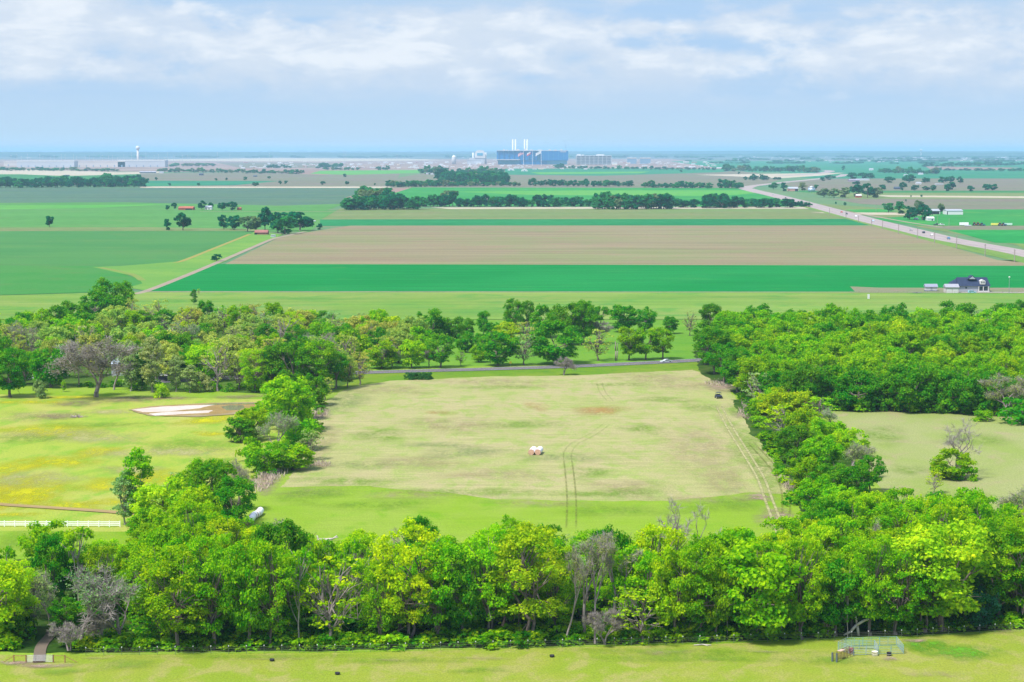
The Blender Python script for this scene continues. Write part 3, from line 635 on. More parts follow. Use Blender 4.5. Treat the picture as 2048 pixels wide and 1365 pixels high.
TWIG = mat_bark('twig', (.25, .215, .20), (.34, .30, .275))
MESH = {}
def proto_objs(key, crown_name):
    """meshes of one kind of tree: trunk, crown and twigs"""
    if key in MESH: return MESH[key]
    p = PROTO[key]; out = []
    t = raw_mesh('trunk', p.TV, p.TF, 4, p.bark, smooth=True); out.append(('trunk', t))
    W = getattr(p, 'WV', None)
    if p.V is not None or W is not None:
        vv = ([p.V] if p.V is not None else []) + ([W] if W is not None else []); vv = np.concatenate(vv)
        cr = raw_mesh('crown', vv, np.arange(len(vv)), 4, LEAF); cr.data.materials.append(TWIG)
        if W is not None:
            mi = np.zeros(len(vv)//4, np.int32); mi[-(len(W)//4):] = 1; cr.data.polygons.foreach_set('material_index', mi)
        out.append(('crown', cr))
    for _, o in out: C.objects.unlink(o)
    MESH[key] = out; return out
TREES = []     # every tree: (root, look, area, x, base_y, fixed_label)
NAME = dict(broad='leafy_tree', round='leafy_tree', pecan='leafy_tree', poplar='poplar_tree', slim='slender_tree', bush='bush', thin='light_tree', far='field_tree', budding='budding_tree', bare='bare_tree', tallgrey='tall_grey_tree', twiggy='twiggy_tree')
CATS = dict(bush='bush', bare='bare tree', budding='budding tree', tallgrey='bare tree', twiggy='bare tree', poplar='poplar', slim='slender tree')
TONE = dict(dg=((.085, .30, .008), 'dark green'), mg=((.195, .44, .004), 'bright green'), yg=((.29, .52, .005), 'yellow-green'), y=((.36, .52, .010), 'golden green'),
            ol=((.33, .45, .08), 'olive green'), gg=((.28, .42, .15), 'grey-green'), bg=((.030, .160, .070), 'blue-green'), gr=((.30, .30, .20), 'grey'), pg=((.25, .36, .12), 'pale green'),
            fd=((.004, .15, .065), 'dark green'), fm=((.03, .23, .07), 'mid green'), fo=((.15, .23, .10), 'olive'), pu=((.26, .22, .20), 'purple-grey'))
FORM = dict(broad='broad', round='round', pecan='spreading', poplar='columnar', slim='slender', bush='rounded', thin='airy', far='small', budding='half-bare', bare='leafless', tallgrey='tall-stemmed', twiggy='twiggy')
trnd = random.Random(5)
def tree(x, y, wpx, hpx, kind, tone, area, label=None, group=None, rz=None, var=None, jitter=.12):
    fam = kind.rstrip('0123456789')
    if fam == 'pecan' and hpx/wpx < 1.3: fam = kind = 'broad'
    if fam == 'broad' and hpx/wpx < 1.12: fam = kind = 'round'
    if kind == fam:
        n = len([k for k in PROTO if k.startswith(fam) and k[len(fam):].isdigit()]); kind = f'{fam}{trnd.randrange(n)}'
    s = scl(x, y); p = PROTO[kind]; g = G(x, y); hidden = trnd.random()
    sx = (wpx*1.02/s)/(2*p.R); sz = (hpx/s)/p.H/math.cos(.2)
    scale = (sx, sx*trnd.uniform(.92, 1.08), sz); rot = trnd.uniform(0, 6.28) if rz is None else rz
    col = TONE[tone][0]; j = 1+trnd.uniform(-jitter, jitter)
    c = (col[0]*j*trnd.uniform(.8, 1.25), col[1]*j, col[2]*j, 1)
    TREES.append(dict(kind=kind, fam=fam, tone=tone, area=area, x=x, y=y, size=wpx*hpx*(.6 if area in (A_BELT,) else 1), label=label, g=g, rot=rot, scale=scale, col=c))
def tree_object(T):
    parts = proto_objs(T['kind'], 'crown'); root = empty(NAME[T['fam']], (T['g'].x, T['g'].y, 0), T['rot']); root.scale = T['scale']
    for nm, o in parts:
        if T['fam'] == 'bush' and nm == 'trunk': nm = 'stems'
        q = o.copy(); q.name = nm; C.objects.link(q); q.parent = root; q.color = T['col']
    T['root'] = root; return root
def leaf_mass(name, items, keep=1.0, grow_=1.0, label=None, seed=1, trunks=True):
    """one object of kind stuff made of many trees; items = dicts as in TREES"""
    rng = np.random.default_rng(seed); VV = []; CC = []; MI = []
    for T in items:
        p = PROTO[T['kind']]; cr, sr = math.cos(T['rot']), math.sin(T['rot']); blocks = []
        if p.V is not None:
            q = p.V.reshape(-1, 4, 3)
            if keep < 1:
                q = q[rng.random(len(q)) < keep]; c0 = q.mean(1, keepdims=True); q = c0+(q-c0)*grow_
            blocks.append((q.reshape(-1, 3), 0))
        if getattr(p, 'WV', None) is not None: blocks.append((p.WV, 2))
        if trunks: blocks.append((p.TV[p.TF], 1))
        for v, m in blocks:
            v = v*np.array(T['scale']); v = np.stack([v[:, 0]*cr-v[:, 1]*sr+T['g'].x, v[:, 0]*sr+v[:, 1]*cr+T['g'].y, v[:, 2]], 1)
            VV.append(v); CC.append(np.tile(np.array(T['col'], np.float32), (len(v), 1))); MI.append(np.full(len(v)//4, m, np.int32))
    V = np.concatenate(VV); o = raw_mesh(name, V, np.arange(len(V)), 4, LEAFM)
    me = o.data; me.materials.append(BARK); me.materials.append(TWIG); me.polygons.foreach_set('material_index', np.concatenate(MI))
    at = me.attributes.new('tint', 'FLOAT_COLOR', 'POINT'); at.data.foreach_set('color', np.concatenate(CC).ravel())
    o['kind'] = 'stuff'
    if label: o['label'] = label
    return o
def inpoly(x, y, P):
    c = False; n = len(P)
    for i in range(n):
        x1, y1 = P[i]; x2, y2 = P[(i+1) % n]
        if (y1 > y) != (y2 > y) and x < (x2-x1)*(y-y1)/(y2-y1)+x1: c = not c
    return c
PLACED = []
def mark(x, y, r): g = G(x, y); PLACED.append((g.x, g.y, r))
def fill(poly, dist, mix, wm, hm, area, seed, maxn=999, tries=6000, xr=(-210, 2280)):
    """trees wherever a wood has room for one; mix = [(kind, tone, weight)], wm/hm in metres"""
    rnd = random.Random(seed); W = [G(a, b) for a, b in poly]; WP = [(p.x, p.y) for p in W]
    xs = [p[0] for p in WP]; ys = [p[1] for p in WP]; k = 0
    for _ in range(tries):
        gx, gy = rnd.uniform(min(xs), max(xs)), rnd.uniform(min(ys), max(ys))
        if not inpoly(gx, gy, WP): continue
        if any((gx-a)**2+(gy-b)**2 < max(dist, r)**2 for a, b, r in PLACED): continue
        # photo position of the foot
        dcam = cp*gy + sp_*H; vcam = (sp_*gy - cp*H); px = 1024+F*gx/dcam; py = 682.5-F*vcam/dcam
        if not (xr[0] < px < xr[1]): continue
        PLACED.append((gx, gy, 0)); s = F/gy
        kinds = [(a, b) for a, b, c in mix]; kd, tn = rnd.choices(kinds, [c for _, _, c in mix])[0]
        f = rnd.uniform(.8, 1.2); low = .45 if kd == 'bush' else 1
        tree(px, py, rnd.uniform(*wm)*f*s*(.6 if kd in ('slim', 'poplar') else 1), rnd.uniform(*hm)*f*s*low, kd, tn, area); k += 1
        if k >= maxn: break
    return k

# ------------------------------------------------------------------ the trees, wood by wood
def row(area, items):
    for it in items:
        x, y, wp, hp, kd, tn = it[:6]; lb = it[6] if len(it) > 6 else None
        tree(x, y, wp, hp, kd, tn, area, lb); mark(x, y, .28*wp/scl(x, y))
A_FRONT = 'in the row behind the bottom fence'
A_BELT = 'deep in the bottom tree belt'
A_BACK = 'at the bottom belt\'s far edge'
A_HEDGE = 'in the hedge left of the dry pasture'
A_LWOOD = 'in the wood behind the pond'
A_ROAD = 'along the asphalt road\'s far side'
A_ORCH = 'just beyond the roadside tree row'
A_RWOOD = 'in the wood right of the pasture'
A_RBACK = 'at the right wood\'s far edge'
A_STRIP = 'in the strip between the dry pastures'
A_CORNER = 'in the belt below the right pasture'
row(A_FRONT, [
    (-14, 1290, 130, 165, 'pecan', 'yg', 'yellow-green tree cut by the left edge of the photo above the gate'),
    (165, 1299, 175, 180, 'budding0', 'gg', 'big half-bare grey-green tree just right of the metal gate'),
    (240, 1292, 165, 185, 'bare0', 'gr', 'big leafless pinkish-grey tree with a long limb reaching right'),
    (206, 1292, 60, 80, 'twiggy0', 'gr', 'broken leafless snag between the two big bare trees'),
    (138, 1302, 70, 60, 'twiggy1', 'pg', 'twiggy pale bush hanging over the dirt track by the gate'),
    (358, 1300, 150, 205, 'pecan', 'mg'), (427, 1299, 120, 225, 'pecan', 'mg'), (500, 1298, 105, 215, 'broad', 'mg'), (540, 1296, 120, 215, 'pecan', 'mg'), (600, 1293, 80, 190, 'slim', 'mg'),
    (818, 1286, 150, 240, 'pecan', 'yg'), (760, 1290, 80, 170, 'pecan', 'mg'), (880, 1284, 110, 200, 'pecan', 'mg'), (925, 1283, 90, 180, 'broad', 'dg'),
    (985, 1278, 120, 230, 'pecan', 'yg'), (1065, 1285, 165, 235, 'pecan', 'y', 'biggest golden-green tree near the middle of the bottom fence'),
    (1130, 1290, 90, 215, 'tallgrey0', 'pg', 'first and thickest of the tall grey bare trees in the bottom belt'), (1170, 1279, 85, 220, 'tallgrey1', 'pg', 'second tall grey bare tree, dead upright trunk in the bottom belt'),
    (1190, 1288, 95, 225, 'tallgrey0', 'pg', 'third tall grey bare tree leaning right in the bottom belt'), (1222, 1275, 100, 215, 'tallgrey1', 'pg', 'last of the tall grey bare trees, rightmost of their clump'),
    (1210, 1290, 70, 80, 'twiggy1', 'pg'), (1285, 1286, 130, 120, 'thin', 'y', 'low golden airy tree with arching dead branches, right of the grey clump'),
    (1350, 1282, 100, 190, 'broad', 'mg'), (1400, 1280, 110, 205, 'pecan', 'mg'), (1432, 1279, 90, 180, 'broad', 'mg'),
    (1455, 1278, 40, 165, 'slim', 'mg'), (1565, 1277, 40, 170, 'slim', 'mg'), (1695, 1276, 36, 150, 'slim', 'mg'), (1517, 1277, 185, 185, 'pecan2', 'mg', 'broad bright tree on a forked pale trunk left of the cattle pen'), (1603, 1279, 105, 205, 'pecan', 'mg'),
    (1670, 1272, 100, 150, 'broad', 'dg'), (1740, 1272, 105, 205, 'pecan', 'mg'), (1790, 1270, 130, 175, 'pecan', 'mg'), (1850, 1265, 110, 190, 'pecan', 'mg'),
    (1885, 1262, 190, 215, 'pecan', 'y', 'tallest golden-green tree right of the cattle pen'), (1958, 1259, 80, 80, 'broad', 'bg', 'small dark blue-green tree over a brown stump at the right'),
    (1995, 1245, 130, 185, 'broad', 'dg'), (2040, 1250, 120, 200, 'pecan', 'mg'), (2110, 1245, 150, 210, 'pecan', 'mg')])
for x, y, hh in ((612, 1262, 170), (628, 1258, 190), (637, 1272, 150), (690, 1262, 160), (703, 1252, 175), (715, 1270, 150), (735, 1262, 160), (661, 1255, 160), (675, 1268, 150), (747, 1250, 165), (650, 1250, 170)):
    tree(x, y, 44, hh, 'slim', 'mg', A_FRONT); mark(x, y, 1.5)
row(A_FRONT, [(30, 1272, 95, 150, 'pecan', 'yg'), (68, 1262, 75, 125, 'thin', 'gg'), (100, 1246, 80, 110, 'budding', 'gg'), (45, 1262, 60, 60, 'bush', 'dg'), (125, 1268, 60, 70, 'broad', 'dg')])
row(A_BACK, [
    (95, 1175, 105, 132, 'broad', 'mg', 'dark round tree standing in front of the white rail fence'), (150, 1185, 85, 95, 'thin', 'yg'), (205, 1195, 110, 105, 'broad', 'dg'), (250, 1185, 80, 95, 'pecan', 'mg'),
    (50, 1235, 80, 90, 'thin', 'gg'), (295, 1150, 80, 100, 'pecan', 'mg'), (345, 1135, 110, 110, 'pecan', 'mg'), (410, 1135, 100, 110, 'pecan', 'mg'), (470, 1145, 100, 90, 'pecan', 'mg'), (525, 1150, 100, 90, 'broad', 'mg'),
    (570, 1110, 80, 80, 'bare1', 'gr', 'leafless small tree left of the fallen log'), (600, 1165, 100, 90, 'pecan', 'mg'), (665, 1175, 90, 95, 'pecan', 'mg'), (715, 1175, 70, 110, 'thin', 'yg'),
    (790, 1155, 70, 100, 'bare2', 'gr', 'leafless tree poking up left of the dark cone-shaped tree'), (838, 1160, 75, 125, 'broad', 'dg', 'dark cone-shaped tree at the far edge, left of centre'),
    (905, 1170, 95, 95, 'pecan', 'mg'), (965, 1165, 90, 95, 'broad', 'yg'), (1020, 1170, 80, 135, 'pecan', 'mg'), (1092, 1165, 80, 115, 'broad', 'dg'), (1130, 1180, 70, 110, 'thin', 'gg'),
    (1180, 1180, 80, 100, 'thin', 'gg'), (1250, 1175, 80, 100, 'pecan', 'yg'), (1310, 1190, 80, 80, 'pecan', 'mg'),
    (1365, 1160, 150, 165, 'bare1', 'gr', 'tall leafless spreading tree on the far edge, right of centre'), (1378, 1165, 70, 60, 'twiggy0', 'gr'),
    (1465, 1150, 85, 90, 'broad', 'mg'), (1530, 1145, 90, 70, 'pecan', 'mg'), (1590, 1150, 90, 85, 'broad', 'mg')])
row(A_CORNER, [
    (1650, 1125, 70, 120, 'thin', 'yg'), (1680, 1130, 70, 110, 'bare0', 'y'), (1640, 1170, 90, 110, 'pecan', 'mg'), (1710, 1120, 80, 90, 'broad', 'dg'),
    (1760, 1120, 100, 110, 'thin', 'y'), (1815, 1085, 100, 90, 'budding2', 'gg', 'grey twiggy tree in the wide corner, below the lone bush'), (1850, 1110, 110, 110, 'pecan', 'y'),
    (1900, 1080, 110, 90, 'broad', 'dg'), (1940, 1100, 100, 110, 'broad', 'dg'), (1990, 1110, 90, 100, 'pecan', 'mg'), (1800, 1062, 80, 60, 'broad', 'mg'), (1850, 1065, 80, 55, 'thin', 'yg'), (1700, 1060, 80, 75, 'broad', 'mg'),
    (2020, 1075, 100, 110, 'budding1', 'gg', 'grey-green half-bare tree by the right edge of the photo'), (2055, 1070, 80, 80, 'broad', 'dg')])
for q_ in ((82, 1300), (90, 1286), (104, 1272), (112, 1260)): mark(*q_, 7.5)
fill([(-500, 1275), (50, 1268), (110, 1205), (420, 1190), (620, 1215), (900, 1222), (1300, 1222), (1560, 1205), (1700, 1130), (1790, 1125), (2048, 1150), (2600, 1160), (2600, 1235), (2048, 1255), (1780, 1268), (1350, 1282), (700, 1296), (320, 1296), (300, 1250), (90, 1230), (-500, 1290)],
     5.2, [('pecan', 'mg', 5), ('broad', 'mg', 3), ('broad', 'dg', 2), ('pecan', 'yg', 2), ('thin', 'yg', 1), ('slim', 'mg', 1), ('budding', 'gg', .6)], (7.6, 10.2), (12.5, 16), A_BELT, 21, maxn=140)
# hedge on the left of the main pasture, from the belt up to the road
row(A_HEDGE, [
    (277, 1048, 60, 150, 'poplar0', 'mg', 'tall narrow dark poplar at the end of the white rail fence'), (250, 1050, 46, 108, 'poplar1', 'gg', 'shorter poplar leaning on the tall one by the white rail fence'),
    (330, 1078, 130, 115, 'pecan', 'y', 'golden-green mound of a tree between poplar and white shed'), (385, 1085, 100, 110, 'pecan', 'yg'), (300, 1090, 80, 70, 'broad', 'mg'), (375, 1040, 80, 95, 'pecan', 'mg'),
    (430, 1050, 95, 125, 'broad', 'dg'), (470, 1060, 80, 105, 'broad', 'dg'), (478, 1020, 80, 110, 'budding0', 'gg'), (415, 1010, 80, 90, 'pecan', 'mg'), (455, 1085, 70, 50, 'bush', 'mg'), (350, 1000, 50, 55, 'thin', 'gg'),
    (530, 945, 90, 60, 'broad', 'mg'), (585, 940, 90, 50, 'broad', 'mg'), (620, 920, 50, 60, 'thin', 'gg'), (500, 925, 60, 50, 'bush', 'mg'), (552, 912, 85, 88, 'budding2', 'gg', 'grey half-bare tree halfway along the left hedge'),
    (505, 880, 75, 62, 'broad', 'mg'), (480, 885, 60, 50, 'broad', 'dg'), (575, 862, 105, 105, 'pecan', 'yg', 'bright yellow-green tree right of the pond'), (600, 840, 60, 60, 'broad', 'dg'), (535, 850, 60, 50, 'broad', 'mg'),
    (600, 900, 70, 60, 'pecan', 'mg'), (630, 812, 56, 62, 'broad', 'dg'), (650, 800, 40, 45, 'thin', 'ol'), (560, 820, 50, 60, 'broad', 'yg')])
# wood behind the pond
row(A_LWOOD, [
    (228, 632, 80, 72, 'broad', 'dg', 'big dark round tree standing out at the left against the fields'), (190, 640, 60, 55, 'broad', 'dg'), (150, 655, 60, 50, 'broad', 'dg'), (115, 668, 60, 55, 'broad', 'dg'), (70, 672, 60, 50, 'broad', 'mg'), (40, 678, 50, 50, 'broad', 'dg'),
    (172, 672, 60, 45, 'broad', 'dg'), (130, 690, 70, 55, 'broad', 'mg'), (60, 712, 60, 62, 'budding1', 'gg', 'grey half-bare tree above the white truck'), (110, 725, 70, 70, 'pecan', 'ol'),
    (10, 700, 50, 60, 'broad', 'dg'), (-10, 765, 70, 100, 'broad', 'dg'), (20, 795, 80, 95, 'broad', 'dg', 'dark tree at the left edge beside the paddock'), (50, 770, 50, 60, 'broad', 'dg'),
    (102, 775, 82, 80, 'broad', 'dg', 'dark round tree beside the white truck'), (192, 795, 150, 130, 'budding1', 'pu', 'huge grey leafless tree at the back of the paddock'), (228, 780, 70, 100, 'budding2', 'gg'), (158, 775, 60, 90, 'budding0', 'gg'),
    (262, 783, 44, 100, 'poplar', 'gg'), (283, 780, 40, 70, 'poplar', 'dg'), (305, 785, 46, 108, 'poplar', 'gg'), (352, 784, 34, 72, 'poplar', 'gg'), (380, 786, 32, 55, 'poplar', 'gg'), (402, 784, 40, 40, 'bush', 'gg'),
    (350, 745, 90, 80, 'broad', 'dg', 'dark domed tree behind the pale poplars'), (435, 783, 78, 105, 'thin0', 'ol', 'olive airy tree with a visible grey trunk right of the poplars'), (478, 780, 55, 70, 'thin', 'gg'), (510, 785, 62, 85, 'pecan', 'yg'),
    (545, 782, 60, 90, 'broad', 'dg'), (585, 785, 85, 100, 'broad', 'dg'), (635, 783, 85, 100, 'broad', 'mg'), (672, 778, 60, 75, 'broad', 'dg'), (720, 770, 56, 66, 'thin', 'ol', 'olive bushy tree where the road comes out of the wood'), (695, 775, 40, 60, 'pecan', 'ol'),
    (322, 797, 30, 30, 'bush', 'y', 'small golden bush on the pond bank'), (80, 797, 32, 36, 'bush', 'pg', 'small pale bush at the top of the paddock'), (127, 784, 10, 22, 'poplar', 'yg', 'tiny yellow-green sapling at the top of the paddock'),
    (288, 668, 40, 45, 'broad', 'dg'), (330, 660, 46, 40, 'broad', 'dg'), (300, 650, 50, 40, 'thin', 'ol'), (412, 655, 32, 52, 'broad', 'dg'), (440, 655, 44, 40, 'broad', 'mg'), (492, 660, 46, 52, 'thin', 'pg', 'pale whitish-green tree against the hay meadow'), (388, 610, 14, 30, 'poplar', 'dg', 'small dark upright tree alone on the hay meadow'), (398, 590, 8, 12, 'thin', 'yg', 'tiny yellow-green sapling on the hay meadow'),
    (580, 660, 40, 30, 'broad', 'dg'), (650, 655, 40, 32, 'broad', 'dg'), (620, 655, 36, 34, 'pecan', 'yg'), (500, 690, 60, 60, 'pecan', 'ol'), (570, 705, 80, 70, 'thin', 'ol'), (540, 680, 50, 45, 'pecan', 'yg'), (225, 680, 55, 60, 'pecan', 'ol')])
fill([(-300, 690), (40, 690), (170, 690), (260, 650), (420, 660), (640, 665), (760, 680), (840, 690), (860, 730), (750, 738), (690, 765), (600, 780), (420, 778), (260, 770), (130, 765), (-300, 770)],
     6.6, [('pecan', 'ol', 4), ('pecan', 'yg', 1.5), ('broad', 'mg', 2), ('broad', 'dg', 1.5), ('thin', 'ol', 3), ('thin', 'gg', 2), ('budding', 'gg', 1.2)], (8.4, 11.5), (10, 13), A_LWOOD, 31, maxn=170)
# roadside row and orchard trees beyond it
row(A_ROAD, [
    (763, 738, 66, 56, 'broad', 'mg'), (824, 737, 52, 56, 'pecan', 'yg'), (857, 734, 24, 44, 'twiggy0', 'gr', 'small grey leafless tree on the roadside'), (880, 736, 56, 66, 'pecan', 'dg'), (922, 732, 26, 30, 'thin', 'mg'),
    (995, 732, 70, 66, 'broad', 'dg'), (958, 725, 34, 34, 'broad', 'mg'), (1048, 731, 52, 60, 'thin', 'gg'), (1074, 712, 34, 36, 'twiggy1', 'pu', 'small purple-grey leafless tree left of the great dark tree'),
    (1112, 729, 95, 84, 'broad1', 'dg', 'great dark spreading tree at the roadside, largest of its row'), (1128, 751, 36, 38, 'twiggy0', 'pg', 'thin pale leafless bush on the near side of the road'),
    (1196, 722, 58, 62, 'thin', 'ol'), (1258, 721, 54, 64, 'broad', 'mg'), (1292, 720, 46, 62, 'broad', 'mg'), (1325, 719, 48, 62, 'broad', 'mg')])
row(A_ORCH, [
    (790, 690, 60, 56, 'pecan', 'yg'), (745, 690, 60, 60, 'broad', 'mg'), (830, 692, 56, 50, 'thin', 'gg'), (860, 684, 62, 64, 'broad', 'dg'), (903, 682, 50, 46, 'broad', 'dg'), (932, 676, 36, 38, 'broad', 'dg'), (968, 672, 32, 48, 'broad', 'dg'),
    (985, 685, 40, 38, 'broad', 'dg'), (1010, 690, 50, 44, 'pecan', 'yg'), (930, 705, 40, 40, 'broad', 'dg'), (965, 708, 44, 40, 'broad', 'dg'), (1029, 668, 46, 68, 'broad', 'dg'), (1054, 664, 36, 60, 'broad', 'dg'), (1052, 690, 50, 46, 'thin', 'ol'),
    (1090, 675, 62, 62, 'broad', 'dg'), (1130, 690, 70, 80, 'broad', 'dg'), (1165, 690, 60, 84, 'broad', 'dg'), (1172, 652, 34, 50, 'broad', 'dg'), (1202, 648, 30, 34, 'broad', 'dg'), (1244, 664, 54, 52, 'broad', 'dg'), (1290, 664, 46, 46, 'broad', 'dg'),
    (1200, 688, 50, 50, 'twiggy', 'ol'), (1340, 668, 32, 34, 'broad', 'dg'), (1380, 672, 30, 48, 'thin', 'gg'), (1422, 672, 44, 62, 'broad', 'dg', 'dark upright tree at the left tip of the right wood'), (1450, 668, 30, 36, 'broad', 'dg'), (1515, 668, 54, 58, 'broad', 'dg'), (1490, 672, 36, 44, 'pecan', 'gg')])
# the big wood on the right
row(A_RWOOD, [
    (1430, 748, 80, 90, 'broad', 'dg'), (1448, 768, 66, 80, 'broad', 'dg'), (1475, 785, 70, 88, 'broad', 'dg'), (1505, 800, 66, 84, 'broad', 'mg'), (1518, 812, 64, 66, 'thin', 'gg', 'thin grey-green tree with a pale stem at the corner of the right wood'), (1410, 730, 50, 62, 'broad', 'dg')])
for i, x in enumerate(range(1560, 2150, 52)):
    tree(x, 812+((x-1560)*.03)+(i % 2)*5, 78+(i*37 % 17), 72+(i*53 % 19), 'broad', 'dg', A_RWOOD); mark(x, 814, 3.6)
for i, x in enumerate(range(1630, 2000, 30)):
    tree(x, 818+((x-1600)*.03), 40+(i*29 % 18), 26+(i*17 % 12), 'bush', 'dg' if i % 3 else 'mg', A_RWOOD)
row(A_RWOOD, [(2020, 838, 95, 92, 'budding1', 'pg', 'pale half-bare tree leaning out of the right wood'), (2035, 846, 90, 50, 'bush', 'dg', 'dark bush under the pale half-bare tree at the right'), (1965, 842, 50, 22, 'bush', 'mg')])
fill([(1425, 740), (1410, 690), (1440, 678), (2600, 670), (2600, 815), (2040, 812), (1560, 800), (1500, 780)],
     8.0, [('broad', 'mg', 5), ('broad', 'dg', 1.5), ('pecan', 'mg', 3), ('broad', 'yg', 1.5)], (10.5, 13.5), (11, 13.5), A_RWOOD, 41, maxn=215, xr=(1380, 2250))
row(A_RBACK, [(1575, 668, 36, 36, 'broad', 'dg'), (1610, 672, 44, 36, 'budding', 'ol'), (1665, 674, 44, 48, 'broad', 'yg'), (1640, 668, 30, 34, 'broad', 'mg'), (1715, 672, 44, 44, 'broad', 'dg'), (1755, 672, 50, 48, 'broad', 'dg'), (1768, 668, 20, 44, 'thin', 'gg'),
    (1800, 672, 50, 44, 'pecan', 'yg'), (1822, 680, 46, 42, 'broad', 'dg'), (1855, 664, 26, 44, 'broad', 'dg'), (1915, 672, 74, 66, 'broad', 'dg', 'large dark tree below the dark-roofed house'), (1965, 668, 50, 48, 'thin', 'gg'), (2010, 664, 60, 56, 'broad', 'dg'), (2045, 664, 50, 62, 'broad', 'dg'), (2100, 664, 60, 62, 'broad', 'dg'),
    (1985, 695, 60, 58, 'budding', 'gr', 'grey leafless clump near the right edge of the wood'), (2030, 690, 60, 56, 'budding', 'gr')])
# strip between the pastures
row(A_STRIP, [
    (1530, 830, 56, 50, 'broad', 'mg'), (1560, 842, 80, 62, 'pecan', 'yg'), (1600, 845, 70, 60, 'pecan', 'y'), (1640, 850, 70, 56, 'thin', 'yg'), (1662, 858, 60, 44, 'budding', 'gg'), (1565, 880, 80, 70, 'thin', 'yg'), (1610, 895, 80, 76, 'pecan', 'mg'), (1590, 925, 80, 72, 'broad', 'dg'),
    (1655, 905, 80, 66, 'pecan', 'mg'), (1700, 915, 70, 58, 'pecan', 'yg'), (1640, 950, 80, 76, 'broad', 'mg'), (1700, 960, 90, 82, 'budding0', 'gg', 'grey-green half-bare tree halfway down the strip'), (1740, 985, 60, 74, 'broad', 'dg'), (1610, 985, 70, 72, 'broad', 'mg'), (1665, 1000, 80, 72, 'broad', 'dg'),
    (1715, 1005, 80, 72, 'broad', 'dg', 'dark round tree at the lower end of the strip'), (1630, 1030, 80, 76, 'broad', 'mg'), (1680, 1045, 80, 70, 'pecan', 'mg'), (1640, 1070, 60, 56, 'broad', 'dg'), (1600, 950, 60, 50, 'broad', 'dg')])
row('standing in the right pasture', [
    (1905, 958, 78, 58, 'broad3', 'mg', 'lone dense green bush-like tree in the right pasture'), (1932, 961, 50, 28, 'bush', 'mg', 'low green skirt of leaves beside the lone pasture tree'), (1876, 955, 34, 30, 'bush', 'dg', 'dark low bush at the left foot of the lone pasture tree'),
    (1910, 950, 120, 116, 'bare1', 'gr', 'leafless dead tree rising out of the lone pasture bush'), (1868, 988, 42, 46, 'thin', 'y', 'small golden sparse tree below the lone pasture bush')])
# lone trees and groves out in the fields
A_F = 'out on the far fields'
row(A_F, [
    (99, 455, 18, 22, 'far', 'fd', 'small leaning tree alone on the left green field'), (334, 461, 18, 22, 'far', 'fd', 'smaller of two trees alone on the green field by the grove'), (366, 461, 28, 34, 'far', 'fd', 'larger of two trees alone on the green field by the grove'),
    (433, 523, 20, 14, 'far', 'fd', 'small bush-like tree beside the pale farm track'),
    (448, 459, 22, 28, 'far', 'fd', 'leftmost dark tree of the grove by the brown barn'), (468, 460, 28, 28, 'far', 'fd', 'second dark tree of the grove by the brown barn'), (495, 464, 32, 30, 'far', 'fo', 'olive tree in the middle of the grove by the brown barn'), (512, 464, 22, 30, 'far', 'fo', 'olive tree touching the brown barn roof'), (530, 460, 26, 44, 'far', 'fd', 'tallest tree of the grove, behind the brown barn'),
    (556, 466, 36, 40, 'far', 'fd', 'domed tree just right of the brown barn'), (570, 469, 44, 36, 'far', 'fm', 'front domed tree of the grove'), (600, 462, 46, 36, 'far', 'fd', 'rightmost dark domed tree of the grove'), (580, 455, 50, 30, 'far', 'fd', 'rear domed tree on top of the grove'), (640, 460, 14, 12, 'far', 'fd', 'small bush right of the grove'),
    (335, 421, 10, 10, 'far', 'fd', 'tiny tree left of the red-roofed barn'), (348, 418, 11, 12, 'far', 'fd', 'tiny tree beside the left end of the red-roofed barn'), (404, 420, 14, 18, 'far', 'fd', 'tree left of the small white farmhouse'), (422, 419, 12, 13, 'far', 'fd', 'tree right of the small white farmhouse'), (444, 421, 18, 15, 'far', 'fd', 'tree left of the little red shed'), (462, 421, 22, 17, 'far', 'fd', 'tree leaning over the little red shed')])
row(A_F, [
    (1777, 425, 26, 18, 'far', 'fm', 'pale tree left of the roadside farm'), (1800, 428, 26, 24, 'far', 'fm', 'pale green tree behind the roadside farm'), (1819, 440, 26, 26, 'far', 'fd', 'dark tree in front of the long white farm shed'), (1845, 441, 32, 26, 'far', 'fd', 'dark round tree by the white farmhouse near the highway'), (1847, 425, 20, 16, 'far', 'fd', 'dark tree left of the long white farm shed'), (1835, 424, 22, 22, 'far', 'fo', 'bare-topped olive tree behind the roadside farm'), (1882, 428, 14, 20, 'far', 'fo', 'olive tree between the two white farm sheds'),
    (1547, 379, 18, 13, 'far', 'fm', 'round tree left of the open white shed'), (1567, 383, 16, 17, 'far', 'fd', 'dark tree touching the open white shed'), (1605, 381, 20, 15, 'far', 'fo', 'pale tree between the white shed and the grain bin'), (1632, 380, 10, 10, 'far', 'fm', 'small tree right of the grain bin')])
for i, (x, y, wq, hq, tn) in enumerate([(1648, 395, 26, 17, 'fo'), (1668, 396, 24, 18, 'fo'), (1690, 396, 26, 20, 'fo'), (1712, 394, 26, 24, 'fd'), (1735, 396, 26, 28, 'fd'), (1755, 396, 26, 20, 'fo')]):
    row(A_F, [(x, y, wq, hq, 'far', tn)])
